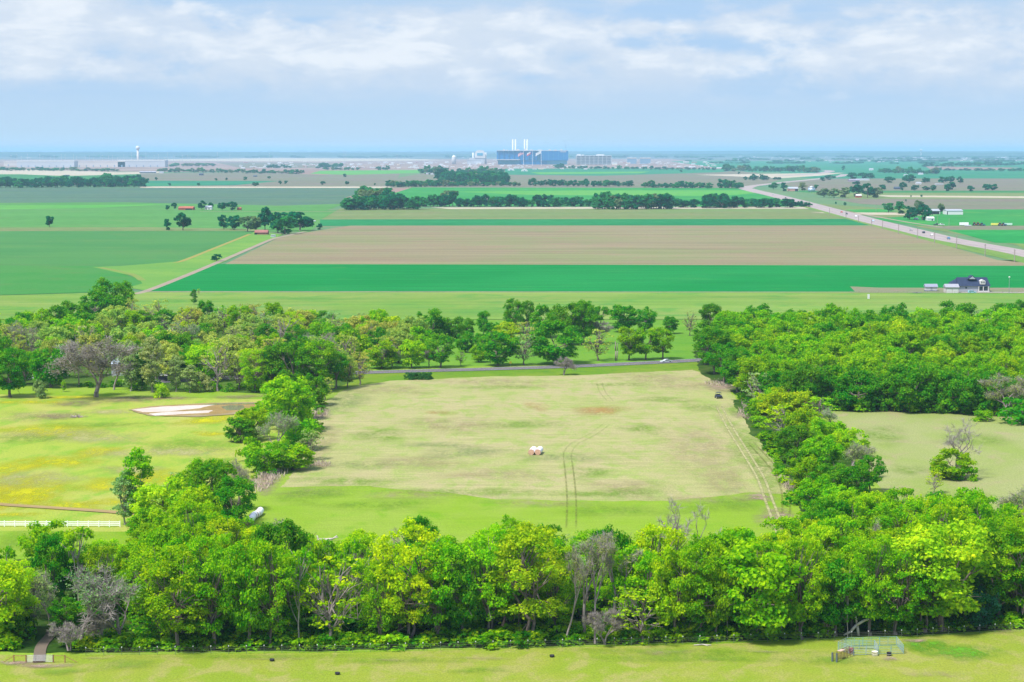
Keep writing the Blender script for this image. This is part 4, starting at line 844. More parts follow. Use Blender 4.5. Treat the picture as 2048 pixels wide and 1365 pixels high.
for x, y, wq, hq in [(1830, 382, 16, 11), (1852, 382, 14, 9), (1866, 382, 12, 11), (1893, 383, 16, 13), (1902, 380, 22, 15), (1940, 383, 16, 11), (1972, 380, 18, 11), (1985, 381, 20, 12), (1712, 372, 14, 9), (1765, 381, 14, 11), (1806, 381, 14, 16), (1780, 366, 22, 12), (1818, 366, 26, 16), (1850, 366, 20, 10), (1886, 366, 22, 12), (1902, 365, 14, 12), (1920, 368, 12, 14),
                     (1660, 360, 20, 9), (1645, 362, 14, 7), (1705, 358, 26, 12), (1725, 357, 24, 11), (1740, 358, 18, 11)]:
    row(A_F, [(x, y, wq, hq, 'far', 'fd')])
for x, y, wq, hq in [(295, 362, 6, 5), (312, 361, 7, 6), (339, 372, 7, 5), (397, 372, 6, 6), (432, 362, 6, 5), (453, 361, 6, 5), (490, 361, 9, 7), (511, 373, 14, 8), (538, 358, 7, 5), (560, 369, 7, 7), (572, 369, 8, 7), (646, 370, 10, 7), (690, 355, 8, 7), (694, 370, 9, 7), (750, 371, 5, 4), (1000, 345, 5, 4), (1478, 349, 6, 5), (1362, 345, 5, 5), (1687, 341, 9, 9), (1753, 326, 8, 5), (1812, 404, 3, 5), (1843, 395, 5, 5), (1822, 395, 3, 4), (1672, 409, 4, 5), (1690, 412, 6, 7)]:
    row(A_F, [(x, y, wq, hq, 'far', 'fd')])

# labels: the look, then which one of that look, counted from the left inside its wood
ORD = 'first second third fourth fifth sixth seventh eighth ninth tenth eleventh twelfth thirteenth fourteenth fifteenth sixteenth seventeenth eighteenth nineteenth'.split()
def ordw(n):
    if n <= 19: return ORD[n-1]
    tens = {2: 'twenty', 3: 'thirty', 4: 'forty', 5: 'fifty', 6: 'sixty', 7: 'seventy', 8: 'eighty', 9: 'ninety'}; t, u = divmod(n, 10)
    return (tens[t][:-1]+'ieth') if u == 0 else f'{tens[t]}-{ORD[u-1]}'
MAXT = 320
cand = [T for T in TREES if T['label'] is None and CATS.get(T['fam'], 'tree') == 'tree']
nfix = sum(1 for T in TREES if T['label'] is not None and CATS.get(T['fam'], 'tree') == 'tree')
cand.sort(key=lambda T: -T['size']); rest = cand[max(0, MAXT-nfix):]
ids = set(id(T) for T in rest); SOLO = [T for T in TREES if id(T) not in ids]
cells = {}
for T in SOLO:
    tree_object(T)
    if T['label'] is None: cells.setdefault((T['area'], T['fam'], T['tone']), []).append(T)
    else: props(T['root'], T['label'], CATS.get(T['fam'], 'tree'))
for (area, fam, tone), lst in cells.items():
    lst.sort(key=lambda T: T['x']); look = f'{FORM[fam]} {TONE[tone][1]} {"bush" if fam == "bush" else "tree"}'
    for i, T in enumerate(lst):
        lb = f'{look} {area}' if len(lst) == 1 else f'{look}, {ordw(i+1)} from the left {area}'
        props(T['root'], lb, CATS.get(fam, 'tree'))
for T in SOLO: T['root']['group'] = {'standing in the right pasture': 'trees of the right pasture', A_F: 'trees out on the far fields'}.get(T['area'], 'trees ' + T['area'])
leaf_mass('background_woods', rest, .6, 1.25, 'unbroken mass of smaller trees filling the gaps of the woods')
print('TREES', len(TREES), 'solo', len(SOLO), 'rest', len(rest))

# ------------------------------------------------------------------ masses of trees nobody would count
def mass_line(pts, n, wp, hp, tones, seed, spread=2.0, kind='far'):
    rnd = random.Random(seed); out = []; tot = sum(math.dist(pts[i], pts[i+1]) for i in range(len(pts)-1))
    for i in range(n):
        t = (i+rnd.uniform(-.4, .4))/n*tot; t = max(0, min(tot-.01, t)); k = 0
        while t > math.dist(pts[k], pts[k+1]): t -= math.dist(pts[k], pts[k+1]); k += 1
        f = t/math.dist(pts[k], pts[k+1]); x = pts[k][0]+(pts[k+1][0]-pts[k][0])*f; y = pts[k][1]+(pts[k+1][1]-pts[k][1])*f - abs(rnd.gauss(0, spread))
        s = scl(x, y); kd = f'{kind}{rnd.randrange(3)}'; p = PROTO[kd]; q = rnd.uniform(.7, 1.3); tn = TONE[rnd.choice(tones)][0]; j = rnd.uniform(.8, 1.2)
        sx = rnd.uniform(*wp)/s/(2*p.R)*q; out.append(dict(kind=kd, g=G(x, y), rot=rnd.uniform(0, 6.28), scale=(sx, sx, rnd.uniform(*hp)/s/p.H*q), col=(tn[0]*j, tn[1]*j, tn[2]*j, 1)))
    return out
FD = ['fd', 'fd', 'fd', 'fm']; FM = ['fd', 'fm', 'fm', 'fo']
hedge = mass_line([(690, 421), (840, 420)], 34, (22, 30), (20, 27), FD, 1, 1.5) + mass_line([(720, 410), (790, 414)], 12, (26, 34), (24, 30), FM, 2, 2)
hedge += mass_line([(845, 414), (1120, 414.5)], 40, (16, 24), (15, 22), FD, 3, 1) + mass_line([(890, 400), (915, 402)], 3, (20, 24), (20, 24), ['fo'], 4, 1)
hedge += mass_line([(1110, 413), (1190, 414)], 14, (14, 20), (11, 17), FD, 5, 1) + mass_line([(1190, 420), (1345, 419)], 34, (22, 30), (21, 29), FM, 6, 1.5)
hedge += mass_line([(1345, 416), (1400, 416)], 9, (14, 20), (11, 16), FD, 7, .5) + mass_line([(1408, 417), (1478, 417)], 14, (22, 26), (18, 25), FD, 8, 1) + mass_line([(1490, 416), (1560, 416)], 13, (20, 26), (13, 18), FD, 9, 1)
hedge += mass_line([(1570, 416), (1590, 416)], 4, (18, 22), (13, 16), FD, 10, .5) + mass_line([(1600, 415), (1622, 415)], 5, (12, 16), (8, 13), FD, 11, .5)
hedge_o = leaf_mass('hedgerow_trees', hedge, label='dark tree line across the middle of the far green fields')
f2 = mass_line([(-40, 377), (290, 375)], 70, (16, 22), (13, 19), FD, 12, 1.5) + mass_line([(200, 374), (285, 373)], 12, (18, 24), (17, 22), FD, 13, 1)
f2 += mass_line([(775, 375), (960, 373.5)], 40, (12, 16), (8, 12), FM, 14, .8) + mass_line([(880, 366), (1015, 370)], 44, (15, 22), (13, 20), FD, 15, 2.5) + mass_line([(960, 373), (1045, 373)], 14, (10, 14), (6, 9), FM, 16, .6)
f2 += mass_line([(1060, 373), (1270, 374)], 34, (10, 15), (8, 13), FD, 17, 1) + mass_line([(1290, 376), (1425, 378)], 24, (10, 15), (7, 12), FD, 18, 1) + mass_line([(1440, 377), (1488, 378)], 10, (12, 18), (9, 17), FD, 19, .6)
f2 += mass_line([(840, 350), (1005, 352)], 30, (12, 18), (9, 16), FM, 20, 2.5) + mass_line([(320, 345), (610, 349)], 50, (8, 13), (4, 8), FM, 21, 1) + mass_line([(340, 334), (430, 333)], 12, (10, 16), (5, 8), FM, 22, .7)
f2 += mass_line([(533, 337), (585, 337)], 10, (9, 12), (5, 7), FD, 23, .4) + mass_line([(636, 338), (686, 335)], 12, (8, 12), (6, 10), FD, 24, .6) + mass_line([(650, 341), (725, 341)], 12, (7, 10), (4, 7), FM, 25, .5)
f2 += mass_line([(755, 341), (780, 341)], 5, (6, 9), (6, 8), FD, 26, .3) + mass_line([(0, 342), (240, 344)], 34, (9, 15), (4, 7), FM, 27, 1) + mass_line([(1110, 337), (1125, 337.5)], 4, (9, 12), (7, 10), FD, 28, .4)
f2 += mass_line([(1130, 338), (1440, 341)], 36, (7, 11), (4, 7), FD, 29, .4) + mass_line([(1450, 343), (1640, 346)], 44, (10, 16), (7, 12), FM, 30, 1.8) + mass_line([(1490, 361), (1540, 362)], 10, (8, 11), (6, 10), FD, 31, .7)
f2 += mass_line([(1550, 360), (1562, 360)], 3, (7, 9), (5, 6), FD, 32, .2) + mass_line([(1760, 347), (1880, 350)], 26, (9, 14), (6, 12), FM, 33, 1.2) + mass_line([(1880, 342), (2080, 344)], 20, (7, 11), (4, 6), FD, 34, .4)
f2 += mass_line([(1850, 335), (2060, 331)], 26, (10, 16), (4, 8), FD, 35, 1)
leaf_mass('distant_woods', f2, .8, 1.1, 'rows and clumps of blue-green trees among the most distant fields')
# the wooded plain towards the horizon
f3 = []
for k, (y, n) in enumerate([(328, 40), (324, 70), (320, 110), (316, 150), (312.5, 190), (309.5, 190), (307, 150), (305, 120)]):
    rnd = random.Random(60+k); xx = -60
    while xx < 2110:
        ln = rnd.uniform(10, 90); left = xx < 1350
        if y < 319 or not left: f3 += mass_line([(xx, y), (xx+ln, y+rnd.uniform(-.6, .6))], max(2, int(ln/4)), (7, 12), (2.0, 4.2), ['fd', 'fm', 'fd'], rnd.randrange(9999), .3)
        xx += ln + rnd.uniform(3, 70 if y > 313 else 16)
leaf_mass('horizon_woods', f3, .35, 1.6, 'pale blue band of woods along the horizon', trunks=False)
# low hills under the horizon
def ridge(name, y0, hgt, seed, col):
    rnd = random.Random(seed); m = MB(); nx = 120; V = []; D = G(1024, y0).y
    hs = [0]*(nx+1)
    for o_, a_ in ((3, 1), (7, .5), (17, .28), (41, .15)):
        ph = rnd.uniform(0, 6.28)
        for i in range(nx+1): hs[i] += a_*math.sin(i/nx*o_*2+ph)
    lo, hi = min(hs), max(hs); W = D*.42
    for i in range(nx+1):
        x = -W + 2*W*i/nx; h = hgt*(.55+.45*(hs[i]-lo)/(hi-lo))
        V += [(x, D-D*.10, -1), (x, D-D*.03, h*.6), (x, D, h), (x, D+D*.12, -1)]
    Fc = [(i*4+j, (i+1)*4+j, (i+1)*4+j+1, i*4+j+1) for i in range(nx) for j in range(3)]
    m.add(V, Fc); o = m.build(name, mg('hill_'+str(seed), col, tuple(c*.85 for c in col), (120, 160, 110), big=.0006, mid=.003, fine=.02, bump=0), fix=False); o['kind'] = 'structure'
ridge('hills', 313, 62, 3, (70, 120, 70)); ridge('hills', 310, 78, 5, (60, 110, 70))

# undergrowth at the foot of the woods
def undergrowth(name, polys, n, hm, seed, tones, label):
    rnd = random.Random(seed); items = []
    for pts in polys:
        W = [(G(*p).x, G(*p).y) for p in pts]; xs = [a for a, b in W]; ys = [b for a, b in W]; k = 0
        while k < n:
            gx, gy = rnd.uniform(min(xs), max(xs)), rnd.uniform(min(ys), max(ys))
            if not inpoly(gx, gy, W): continue
            k += 1; kd = f'bush{rnd.randrange(3)}'; p = PROTO[kd]; h = rnd.uniform(*hm); tn = TONE[rnd.choice(tones)][0]; j = rnd.uniform(.6, 1.15); sx = h*rnd.uniform(.9, 1.7)/p.H
            items.append(dict(kind=kd, g=Vector((gx, gy, 0)), rot=rnd.uniform(0, 6.28), scale=(sx, sx, h/p.H), col=(tn[0]*j, tn[1]*j, tn[2]*j, 1)))
    return leaf_mass(name, items, .22, 1.7, label, trunks=False)
undergrowth('undergrowth', [[(-80, 1296), (20, 1300), (20, 1290), (-80, 1286)], [(160, 1304), (500, 1301), (500, 1285), (160, 1286)], [(500, 1301), (950, 1296), (950, 1278), (500, 1284)], [(950, 1296), (1350, 1284), (1350, 1268), (950, 1278)], [(1350, 1284), (1660, 1274), (1660, 1262), (1350, 1268)], [(1730, 1270), (2150, 1250), (2150, 1236), (1730, 1256)]],
            70, (1.0, 2.6), 71, ['mg', 'dg', 'mg', 'yg'], 'low leafy growth along the foot of the bottom belt')
undergrowth('undergrowth', [[(150, 1280), (1600, 1262), (1600, 1190), (150, 1200)], [(1620, 1255), (2150, 1230), (2150, 1140), (1620, 1180)], [(-80, 1280), (35, 1280), (25, 1250), (-80, 1250)]],
            230, (1.2, 3.4), 73, ['dg', 'dg', 'mg'], 'dark undergrowth deep inside the bottom belt')
undergrowth('undergrowth', [[(1475, 790), (1500, 800), (1620, 1060), (1580, 1010), (1540, 900)], [(1620, 818), (2050, 826), (2050, 818), (1620, 812)], [(140, 780), (560, 786), (640, 780), (500, 770), (140, 768)], [(520, 960), (630, 930), (650, 800), (610, 830), (500, 960)]],
            50, (1.0, 2.4), 75, ['mg', 'dg', 'mg'], 'fringe of low leaves at the foot of the middle woods')
# dry weeds: many blades, nobody would count them
def weeds(name, spots, seed, col, label, hm=(.6, 1.3), dens=1.6):
    rng = np.random.default_rng(seed); P = []
    for (x, y, rx, ry) in spots:
        c = G(x, y); k = scl(x, y); RX = rx/k; RY = abs(G(x, y-ry).y-G(x, y+ry).y)/2; n = int(RX*RY*3.1*dens)
        t = rng.uniform(0, 2*np.pi, n); r = np.sqrt(rng.random(n)); P.append(np.stack([c.x+RX*r*np.cos(t), c.y+RY*r*np.sin(t), np.zeros(n)], 1))
    P = np.concatenate(P); n = len(P); h = rng.uniform(*hm, n)[:, None]; d = rng.normal(size=(n, 3))*.28; d[:, 2] = 1
    u = rng.normal(size=(n, 3)); u[:, 2] = 0; u /= np.linalg.norm(u, axis=1, keepdims=True); w_ = .09
    V = np.stack([P-u*w_, P+u*w_, P+d*h+u*w_*.5, P+d*h-u*w_*.5], 1).reshape(-1, 3)
    o = raw_mesh(name, V, np.arange(len(V)), 4, mat_plain('weed_'+str(seed), col, .95, vary=.3, vs=.6)); o['kind'] = 'stuff'; o['label'] = label
weeds('dry_weeds', [(530, 962, 24, 24), (545, 950, 30, 12), (635, 930, 28, 5), (640, 828, 16, 12), (1490, 830, 12, 10), (1445, 768, 36, 5), (1760, 817, 100, 3), (1580, 975, 12, 22), (1495, 815, 10, 10)], 7, (.42, .34, .27), 'dry pinkish weeds along the pasture edges')

# ------------------------------------------------------------------ fences, pens and things on the ground
mp_ = mat_plain
WHITE = mp_('white_paint', (.62, .62, .61), .5, vary=.05); STEEL = mp_('galvanised', (.34, .36, .38), .45, .6, vary=.1); RUST = mp_('rust', (.26, .12, .07), .85, vary=.3)
GREENP = mp_('green_pipe', (.20, .36, .32), .5, vary=.1); PALEP = mp_('pale_pipe', (.28, .37, .40), .5, vary=.1); BLACKR = mp_('black_rubber', (.025, .025, .03), .7, vary=.1); WRAP = mp_('net_wrap', (.84, .83, .84), .5, vary=.10, vs=1.5)
HAY = mp_('hay', (.52, .32, .22), .95, vary=.25, vs=4); TPOST = mp_('post_green', (.10, .14, .08), .7); WIRE = mp_('wire', (.35, .34, .32), .5, .5)
GLASS = mp_('dark_glass', (.03, .04, .06), .15, spec=.6, vary=0); WOOD = mp_('weathered_wood', (.42, .38, .33), .9, vary=.2, vs=2); DEAD = mp_('bleached_wood', (.46, .41, .36), .85, vary=.2, vs=1)
def loc(p): return (p.x, p.y, 0)
# wire fence on steel posts across the bottom pasture
line = [(172, 1312.5), (400, 1309.5), (700, 1306), (1000, 1299), (1350, 1290), (1560, 1284), (1800, 1277), (1940, 1268), (2048, 1261), (2140, 1254)]
W = [G(*p) for p in line]; O = W[0]
fr = empty('wire_fence', loc(O), 0, 'long wire fence on thin steel posts with pale caps, below the bottom belt', 'fence')
def along(W, d):
    for i in range(len(W)-1):
        l = (W[i+1]-W[i]).length
        if d <= l: return W[i].lerp(W[i+1], d/l)
        d -= l
    return W[-1]
tot = sum((W[i+1]-W[i]).length for i in range(len(W)-1)); nP = int(tot/2.95)
pm = MB().box(-.03, .03, -.03, .03, 0, 1.35).build('post', TPOST); cm_ = MB().box(-.07, .07, -.07, .07, 1.35, 1.52).build('cap', WHITE)
P = [along(W, tot*i/nP) for i in range(nP+1)]
for i, p in enumerate(P):
    a = pm if i == 0 else pm.copy(); b = cm_ if i == 0 else cm_.copy()
    if i: C.objects.link(a); C.objects.link(b)
    a.parent = fr; a.location = p-O; b.parent = a
m = MB()
for z in (.35, .65, .95, 1.25):
    for i in range(nP): m.tube(P[i]-O+Vector((0, 0, z)), P[i+1]-O+Vector((0, 0, z)), .012, n=3, cap=False)
m.build('wires', WIRE, fr)
# gate and its braces
g0, g1 = G(53.5, 1326), G(106, 1325.5); gw = (g1-g0).length
ga = empty('metal_gate', loc(g0), math.atan2(g1.y-g0.y, g1.x-g0.x), 'silver tube farm gate across the dirt track', 'gate')
m = MB()
for z in (.15, .38, .58, .78, .98, 1.25): m.tube((0.05, 0, z), (gw-.05, 0, z), .035, n=6)
m.build('rails', STEEL, ga); m = MB()
for x in (.05, gw*.33, gw*.66, gw-.05): m.tube((x, 0, .12), (x, 0, 1.28), .04, n=6)
m.build('uprights', STEEL, ga)
m = MB(); m.box(.0, .08, -.05, .05, .3, .4).box(.0, .08, -.05, .05, 1.0, 1.1); m.build('hinges', RUST, ga)
for side, (xa, xb, xc), lb in ((-1, (52, 28, 5), 'rusty pipe brace fence left of the metal gate'), (1, (107, 130, 155), 'rusty pipe brace fence right of the metal gate')):
    a, b, c = G(xa, 1326), G(xb, 1326), G(xc, 1326); br = empty('pipe_brace', loc(a), 0, lb, 'fence brace')
    for q in (a, b): MB().cyl(q.x-a.x, q.y-a.y, 0, 1.35, .09, n=8).build('post', RUST, br)
    MB().tube((0, 0, 1.2), (b-a)+Vector((0, 0, 1.2)), .05, n=6).build('rail', RUST, br)
    MB().tube((b-a)+Vector((0, 0, 1.15)), (c-a)+Vector((0, 0, .05)), .05, n=6).build('diagonal_brace', RUST, br)
# cattle pen
def panel(a, b, mat, parent, h=1.55, n=6, name='panel'):
    a = Vector(a); b = Vector(b); m = MB(); L_ = (b-a).length; d = (b-a)
    for k in range(n): z = .18+(h-.18)*k/(n-1); m.tube(a+Vector((0, 0, z)), b+Vector((0, 0, z)), .03, n=5)
    for t in ([0, .5, 1] if L_ > 2.4 else [0, 1]): q = a+d*t; m.tube(q, q+Vector((0, 0, h)), .035, n=5)
    return m.build(name, mat, parent)
def wall_of_panels(p, q, n, mat, parent):
    for i in range(n): panel(p.lerp(q, i/n)-PO, p.lerp(q, (i+1)/n)-PO+(p-q).normalized()*.06, mat, parent)
BL, BR, FR_, FL, LL = G(1692, 1294), G(1793, 1291), G(1807, 1308.5), G(1707, 1312), G(1676, 1302)
PO = FL.copy(); pen = empty('cattle_pen', loc(PO), 0, 'green and grey pipe panel cattle pen with two yards', 'cattle pen')
wall_of_panels(BL, BR, 3, GREENP, pen); wall_of_panels(BR, FR_, 2, PALEP, pen); wall_of_panels(FR_, G(1756, 1310), 2, GREENP, pen); wall_of_panels(G(1756, 1310), FL, 2, PALEP, pen)
wall_of_panels(FL, G(1688, 1305), 1, PALEP, pen); wall_of_panels(G(1688, 1305), LL, 1, GREENP, pen); wall_of_panels(LL, BL, 1, PALEP, pen); wall_of_panels(G(1749, 1299), G(1756, 1310), 2, PALEP, pen); wall_of_panels(G(1688, 1299), G(1749, 1298.5), 2, GREENP, pen)
# loading chute
c0_, c1_ = G(1669, 1325), G(1703, 1311); ch = empty('loading_chute', loc(c0_), math.atan2(c1_.y-c0_.y, c1_.x-c0_.x), 'rusty cattle chute with two dark head posts in front of the pen', 'cattle chute')
Lc = (c1_-c0_).length
for s_ in (-.42, .42):
    m = MB()
    for z in (.35, .65, .95, 1.25, 1.5): m.tube((.5, s_, z), (Lc, s_, z), .03, n=5)
    for i in range(6): x = .5+(Lc-.5)*i/5; m.tube((x, s_, 0), (x, s_, 1.55), .035, n=5)
    m.build('side_panel', RUST, ch)
    MB().box(-.10, .10, s_-.12, s_+.12, 0, 1.6).build('head_post', mp_('dark_steel', (.12, .14, .18), .5, .3), ch)
MB().box(1.4, Lc*.5, -.36, .36, 1.6, 1.63).build('top_plate', mp_('pink_rust', (.52, .36, .30), .8), ch)
def drum(name, px, py, r, h, mat, label, cat, rim=True, lidm=None):
    m = MB().lathe([(r*.92, 0), (r, .04), (r, h-.05), (r*1.04, h-.04), (r*1.04, h), (r*.9, h), (r*.86, h*.55), (0.01, h*.5)], 14)
    g = G(px, py); e = empty(name, loc(g), 0, label, cat); m.build('shell', mat, e, True)
    MB().lathe([(r*1.04, h*.48), (r*1.07, h*.5), (r*1.04, h*.52)], 14).build('hoop', lidm or mat, e)
    return e
drum('water_tub', 1749.5, 1312, .52, .75, mp_('cream_plastic', (.75, .70, .58), .5), 'cream tub standing against the front of the pen', 'tub')
drum('black_barrel', 1778, 1312, .40, .62, BLACKR, 'black barrel with a white mark against the front of the pen', 'barrel', lidm=WHITE)
e = empty('red_seat', loc(G(1702, 1307)), 0, 'small dark red machine part with a round hood beside the chute', 'farm machine')  # taken for a red machine seat, shaped as a hood on a stand
MB().lathe([(.45, .3), (.5, .5), (.42, .8), (.2, 1.0), (.01, 1.05)], 12).build('hood', mp_('dark_red', (.28, .05, .06), .5), e, True); MB().box(-.3, .3, -.3, .3, 0, .35).build('stand', RUST, e)
for i, (x, y, lb) in enumerate(((544, 1323, 'black rubber feed tub on the bottom pasture, leftmost, near the fence'), (675, 1350, 'black rubber feed tub lowest in the photo, on the bottom pasture'), (1104, 1315, 'black rubber feed tub just right of the middle, near the fence'))):
    t_ = MB().lathe([(.30, 0), (.38, .08), (.42, .36), (.40, .42), (.33, .40), (.28, .15), (.01, .12)], 16).build('feed_tub', BLACKR, smooth=True); t_.location = loc(G(x, y)); t_['group'] = 'black feed tubs on the bottom pasture'; props(t_, lb, 'feed tub')
# white rail fence
a, b = G(-180, 1053.5), G(240, 1054.5); FENCEW = mp_('fence_white', (.84, .84, .83), .5, vary=.03)
wf = empty('rail_fence', loc(a), math.atan2(b.y-a.y, b.x-a.x), 'white three-rail fence along the lower side of the paddock', 'fence'); Lw = (b-a).length
for z in (.42, .80, 1.18): MB().box(0, Lw, -.03, .03, z-.095, z+.095).build('rail', FENCEW, wf)
pm = MB().box(-.08, .08, -.08, .08, 0, 1.38).add([(-.1, -.1, 1.38), (.1, -.1, 1.38), (.1, .1, 1.38), (-.1, .1, 1.38), (0, 0, 1.46)], [(0, 1, 4), (1, 2, 4), (2, 3, 4), (3, 0, 4), (0, 3, 2, 1)]).build('post', FENCEW)
n = int(Lw/2.3)
for i in range(n+1):
    q = pm if i == 0 else pm.copy()
    if i: C.objects.link(q)
    q.parent = wf; q.location = (Lw*i/n, 0, 0)
# round bales
def bale_mesh(r, l, seed):
    rnd = random.Random(seed); m = MB(); n = 20; V = []; Fc = []; prof = [(-l/2, .02), (-l/2, r*.55), (-l/2+.02, r*.93), (-l/2+.09, r), (0, r*1.015), (l/2-.09, r), (l/2-.02, r*.93), (l/2, r*.55), (l/2, .02)]
    for y, q in prof:
        for i in range(n):
            t = 2*math.pi*i/n; k = 1+rnd.uniform(-.012, .012); z = r+q*k*math.sin(t); z = max(z, .03); V.append((q*k*math.cos(t), y, z))
    for k in range(len(prof)-1):
        for i in range(n): Fc.append((k*n+i, k*n+(i+1) % n, (k+1)*n+(i+1) % n, (k+1)*n+i))
    me = bpy.data.meshes.new('bale'); me.from_pydata(V, [], Fc); me.update(); bm = bmesh.new(); bm.from_mesh(me); bmesh.ops.recalc_face_normals(bm, faces=bm.faces); bm.to_mesh(me); bm.free()
    return me, n
def bale(px, py, pos, rz, r, l, label, group, seed, name='hay_bale'):
    me, n = bale_mesh(r, l, seed); e = empty(name, (pos.x, pos.y, 0), rz, label, 'hay bale', group)
    core = bpy.data.objects.new('hay', me); C.objects.link(core); core.parent = e; me.materials.append(HAY)
    m = MB(); N_ = 24; rr = r*1.025                       # net wrap: a sleeve round the bale
    V = []; Fc = []
    for y in (-l/2+.05, -l*.2, l*.2, l/2-.05):
        for i in range(N_): t = 2*math.pi*i/N_; V.append((rr*math.cos(t), y, max(.02, r+rr*math.sin(t))))
    for k in range(3):
        for i in range(N_): Fc.append((k*N_+i, k*N_+(i+1) % N_, (k+1)*N_+(i+1) % N_, (k+1)*N_+i))
    m.add(V, Fc).build('net_wrap', WRAP, e, True); return e
a, b = G(1060.5, 911.5), G(1066, 905.5); d = (b-a); ln = 1.35
k = 0
for row_n, (x0, x1) in enumerate(((1062.3, 1068), (1075.5, 1080.5))):
    A = G(x0, 911); B_ = G(x1, 905.2); D = (B_-A); nb = 4; uz = math.atan2(D.y, D.x)-math.pi/2
    for i in range(nb):
        bale(0, 0, A + D.normalized()*(ln*.5+i*(ln+.02)), uz, .86, ln, f'white net-wrapped round hay bale, {ORD[i]} from the near end of the {"left" if row_n == 0 else "right"} mid-pasture row', 'two short rows of hay bales in the pasture', k); k += 1
A = G(493, 1051); B_ = G(522, 1028); D = B_-A; nb = int(D.length/1.4); pr_ = A
for i in range(nb):
    t = (i+.5)/nb; off = Vector((math.sin(i*1.1)*.16, 0, 0)); uz = math.atan2(D.y, D.x)-math.pi/2+math.sin(i*1.7)*.05
    bale(0, 0, A.lerp(B_, t)+off, uz, .80, D.length/nb-.02, f'{"weathered" if i % 2 else "white"} hay bale, {ORD[i]} from the near end of the long row by the hedge', 'long row of hay bales beside the left hedge', 40+i)
# little white shed by the hedge
sh = empty('pump_shed', loc(G(436, 1064)), .2, 'small white shed with a flat pale roof in the left hedge', 'shed')
MB().box(-.95, .95, -.8, .8, 0, 1.45).build('wall', WHITE, sh); MB().prism([(-1.0, 1.45), (1.05, 1.62), (1.05, 1.74), (-1.0, 1.57)], -1.25, 1.25).build('roof', STEEL, sh); MB().box(-.75, -.25, -.83, -.803, .05, 1.25).build('door', mp_('brown_door', (.25, .16, .12)), sh)
# fallen trees and logs
def log(name, px, py, pts, r, mat, label, cat='fallen log'):
    g = G(px, py); m = MB()
    for ch_ in pts:
        for i in range(len(ch_)-1):
            (a, ra), (b, rb) = ch_[i], ch_[i+1]; m.tube(a, b, ra*r, rb*r, n=7)
    o = m.build(name, mat, smooth=True); o.location = loc(g); return props(o, label, cat)
log('fallen_log', 655, 1083, [[((-2.2, 0, .4), 1), ((-.5, .1, .35), 1.1), ((1.2, 0, .55), .9), ((2.1, .1, 1.2), .6)], [((-1.9, 0, .4), .7), ((-2.3, 0, 1.3), .4)], [((1.6, 0, .8), .6), ((2.4, 0, .9), .3)], [((.9, 0, .4), .6), ((.9, .2, -.05), .3)], [((-.9, 0, .4), .6), ((-1.0, -.2, -.05), .3)]], .26, DEAD, 'bleached fallen log with upturned ends on the pasture edge')
log('fallen_log', 606, 1084, [[((-.6, 0, .2), 1), ((.7, .1, .25), .7)]], .2, WOOD, 'short grey log left of the bleached fallen log')
log('fallen_tree', 1712, 1273, [[((-2.2, 0, .2), .5), ((-1.0, 0, .8), .9), ((0, 0, 2.0), 1.0), ((1.3, 0, 2.8), .9), ((2.2, 0, 3.1), .7)], [((.5, .3, .0), 1.0), ((.2, .3, 2.2), .9), ((-.4, .3, 4.6), .5)]], .26, DEAD, 'crossed bleached trunks leaning behind the cattle pen', 'dead trunk')
log('dead_limb', 1678, 1266, [[((-1.0, 0, 2.2), .9), ((0.1, 0, 3.8), .8), ((1.3, 0, 4.5), .5)], [((-1.0, 0, 0), 1), ((-1.0, 0, 2.2), .9)]], .2, DEAD, 'pale curved dead limb on a stem left of the crossed trunks', 'dead limb')
st = MB()
rr_ = random.Random(3)
for i in range(26): t = rr_.uniform(0, 6.28); q = rr_.uniform(.1, .5); st.tube((q*math.cos(t)*1.3, q*math.sin(t), 0), (q*.8*math.cos(t)+rr_.uniform(-.5, .5), q*math.sin(t), rr_.uniform(1.6, 3.0)), .07, .03, n=4)
st = st.build('stump', mp_('stump_wood', (.38, .27, .22), .9, vary=.3, vs=2)); st.location = loc(G(1651, 1273)); props(st, 'splintered reddish-brown stump wrapped in dead vines behind the pen', 'stump')
log('fallen_branch', 1405, 1292, [[((-1.5, 0, .12), .6), ((0, .1, .2), 1), ((1.5, 0, .12), .7)], [((.2, 0, .2), .6), ((1.0, -.6, .1), .3)]], .12, DEAD, 'thin pale branch lying in the grass by the bottom fence', 'branch')
st = MB()
for i in range(40): t = rr_.uniform(0, 6.28); q = rr_.uniform(0, 2.2); st.tube((q*math.cos(t), q*math.sin(t), .1), (q*math.cos(t)+rr_.uniform(-1.5, 1.5), q*math.sin(t)+rr_.uniform(-1, 1), rr_.uniform(.2, 1.7*(1-q/3))), .11, .05, n=4)
st = st.build('brush_pile', mp_('brush', (.34, .27, .26), .95, vary=.3, vs=1)); st.location = loc(G(156, 835)); props(st, 'purple-brown brush pile on the bare ground of the paddock', 'brush pile')
# reeds by the road
rd = []
for i in range(9): rd.append(dict(kind=f'bush{i % 3}', g=G(815+i*5.5, 759+(i % 2)), rot=i, scale=(.55, .55, .75), col=(.05, .19, .04, 1)))
o = leaf_mass('reed_clump', rd, .6, 1.2, trunks=False); del o['kind']; props(o, 'long dark green reed clump on the near verge of the road', 'reeds'); o['kind'] = 'thing'
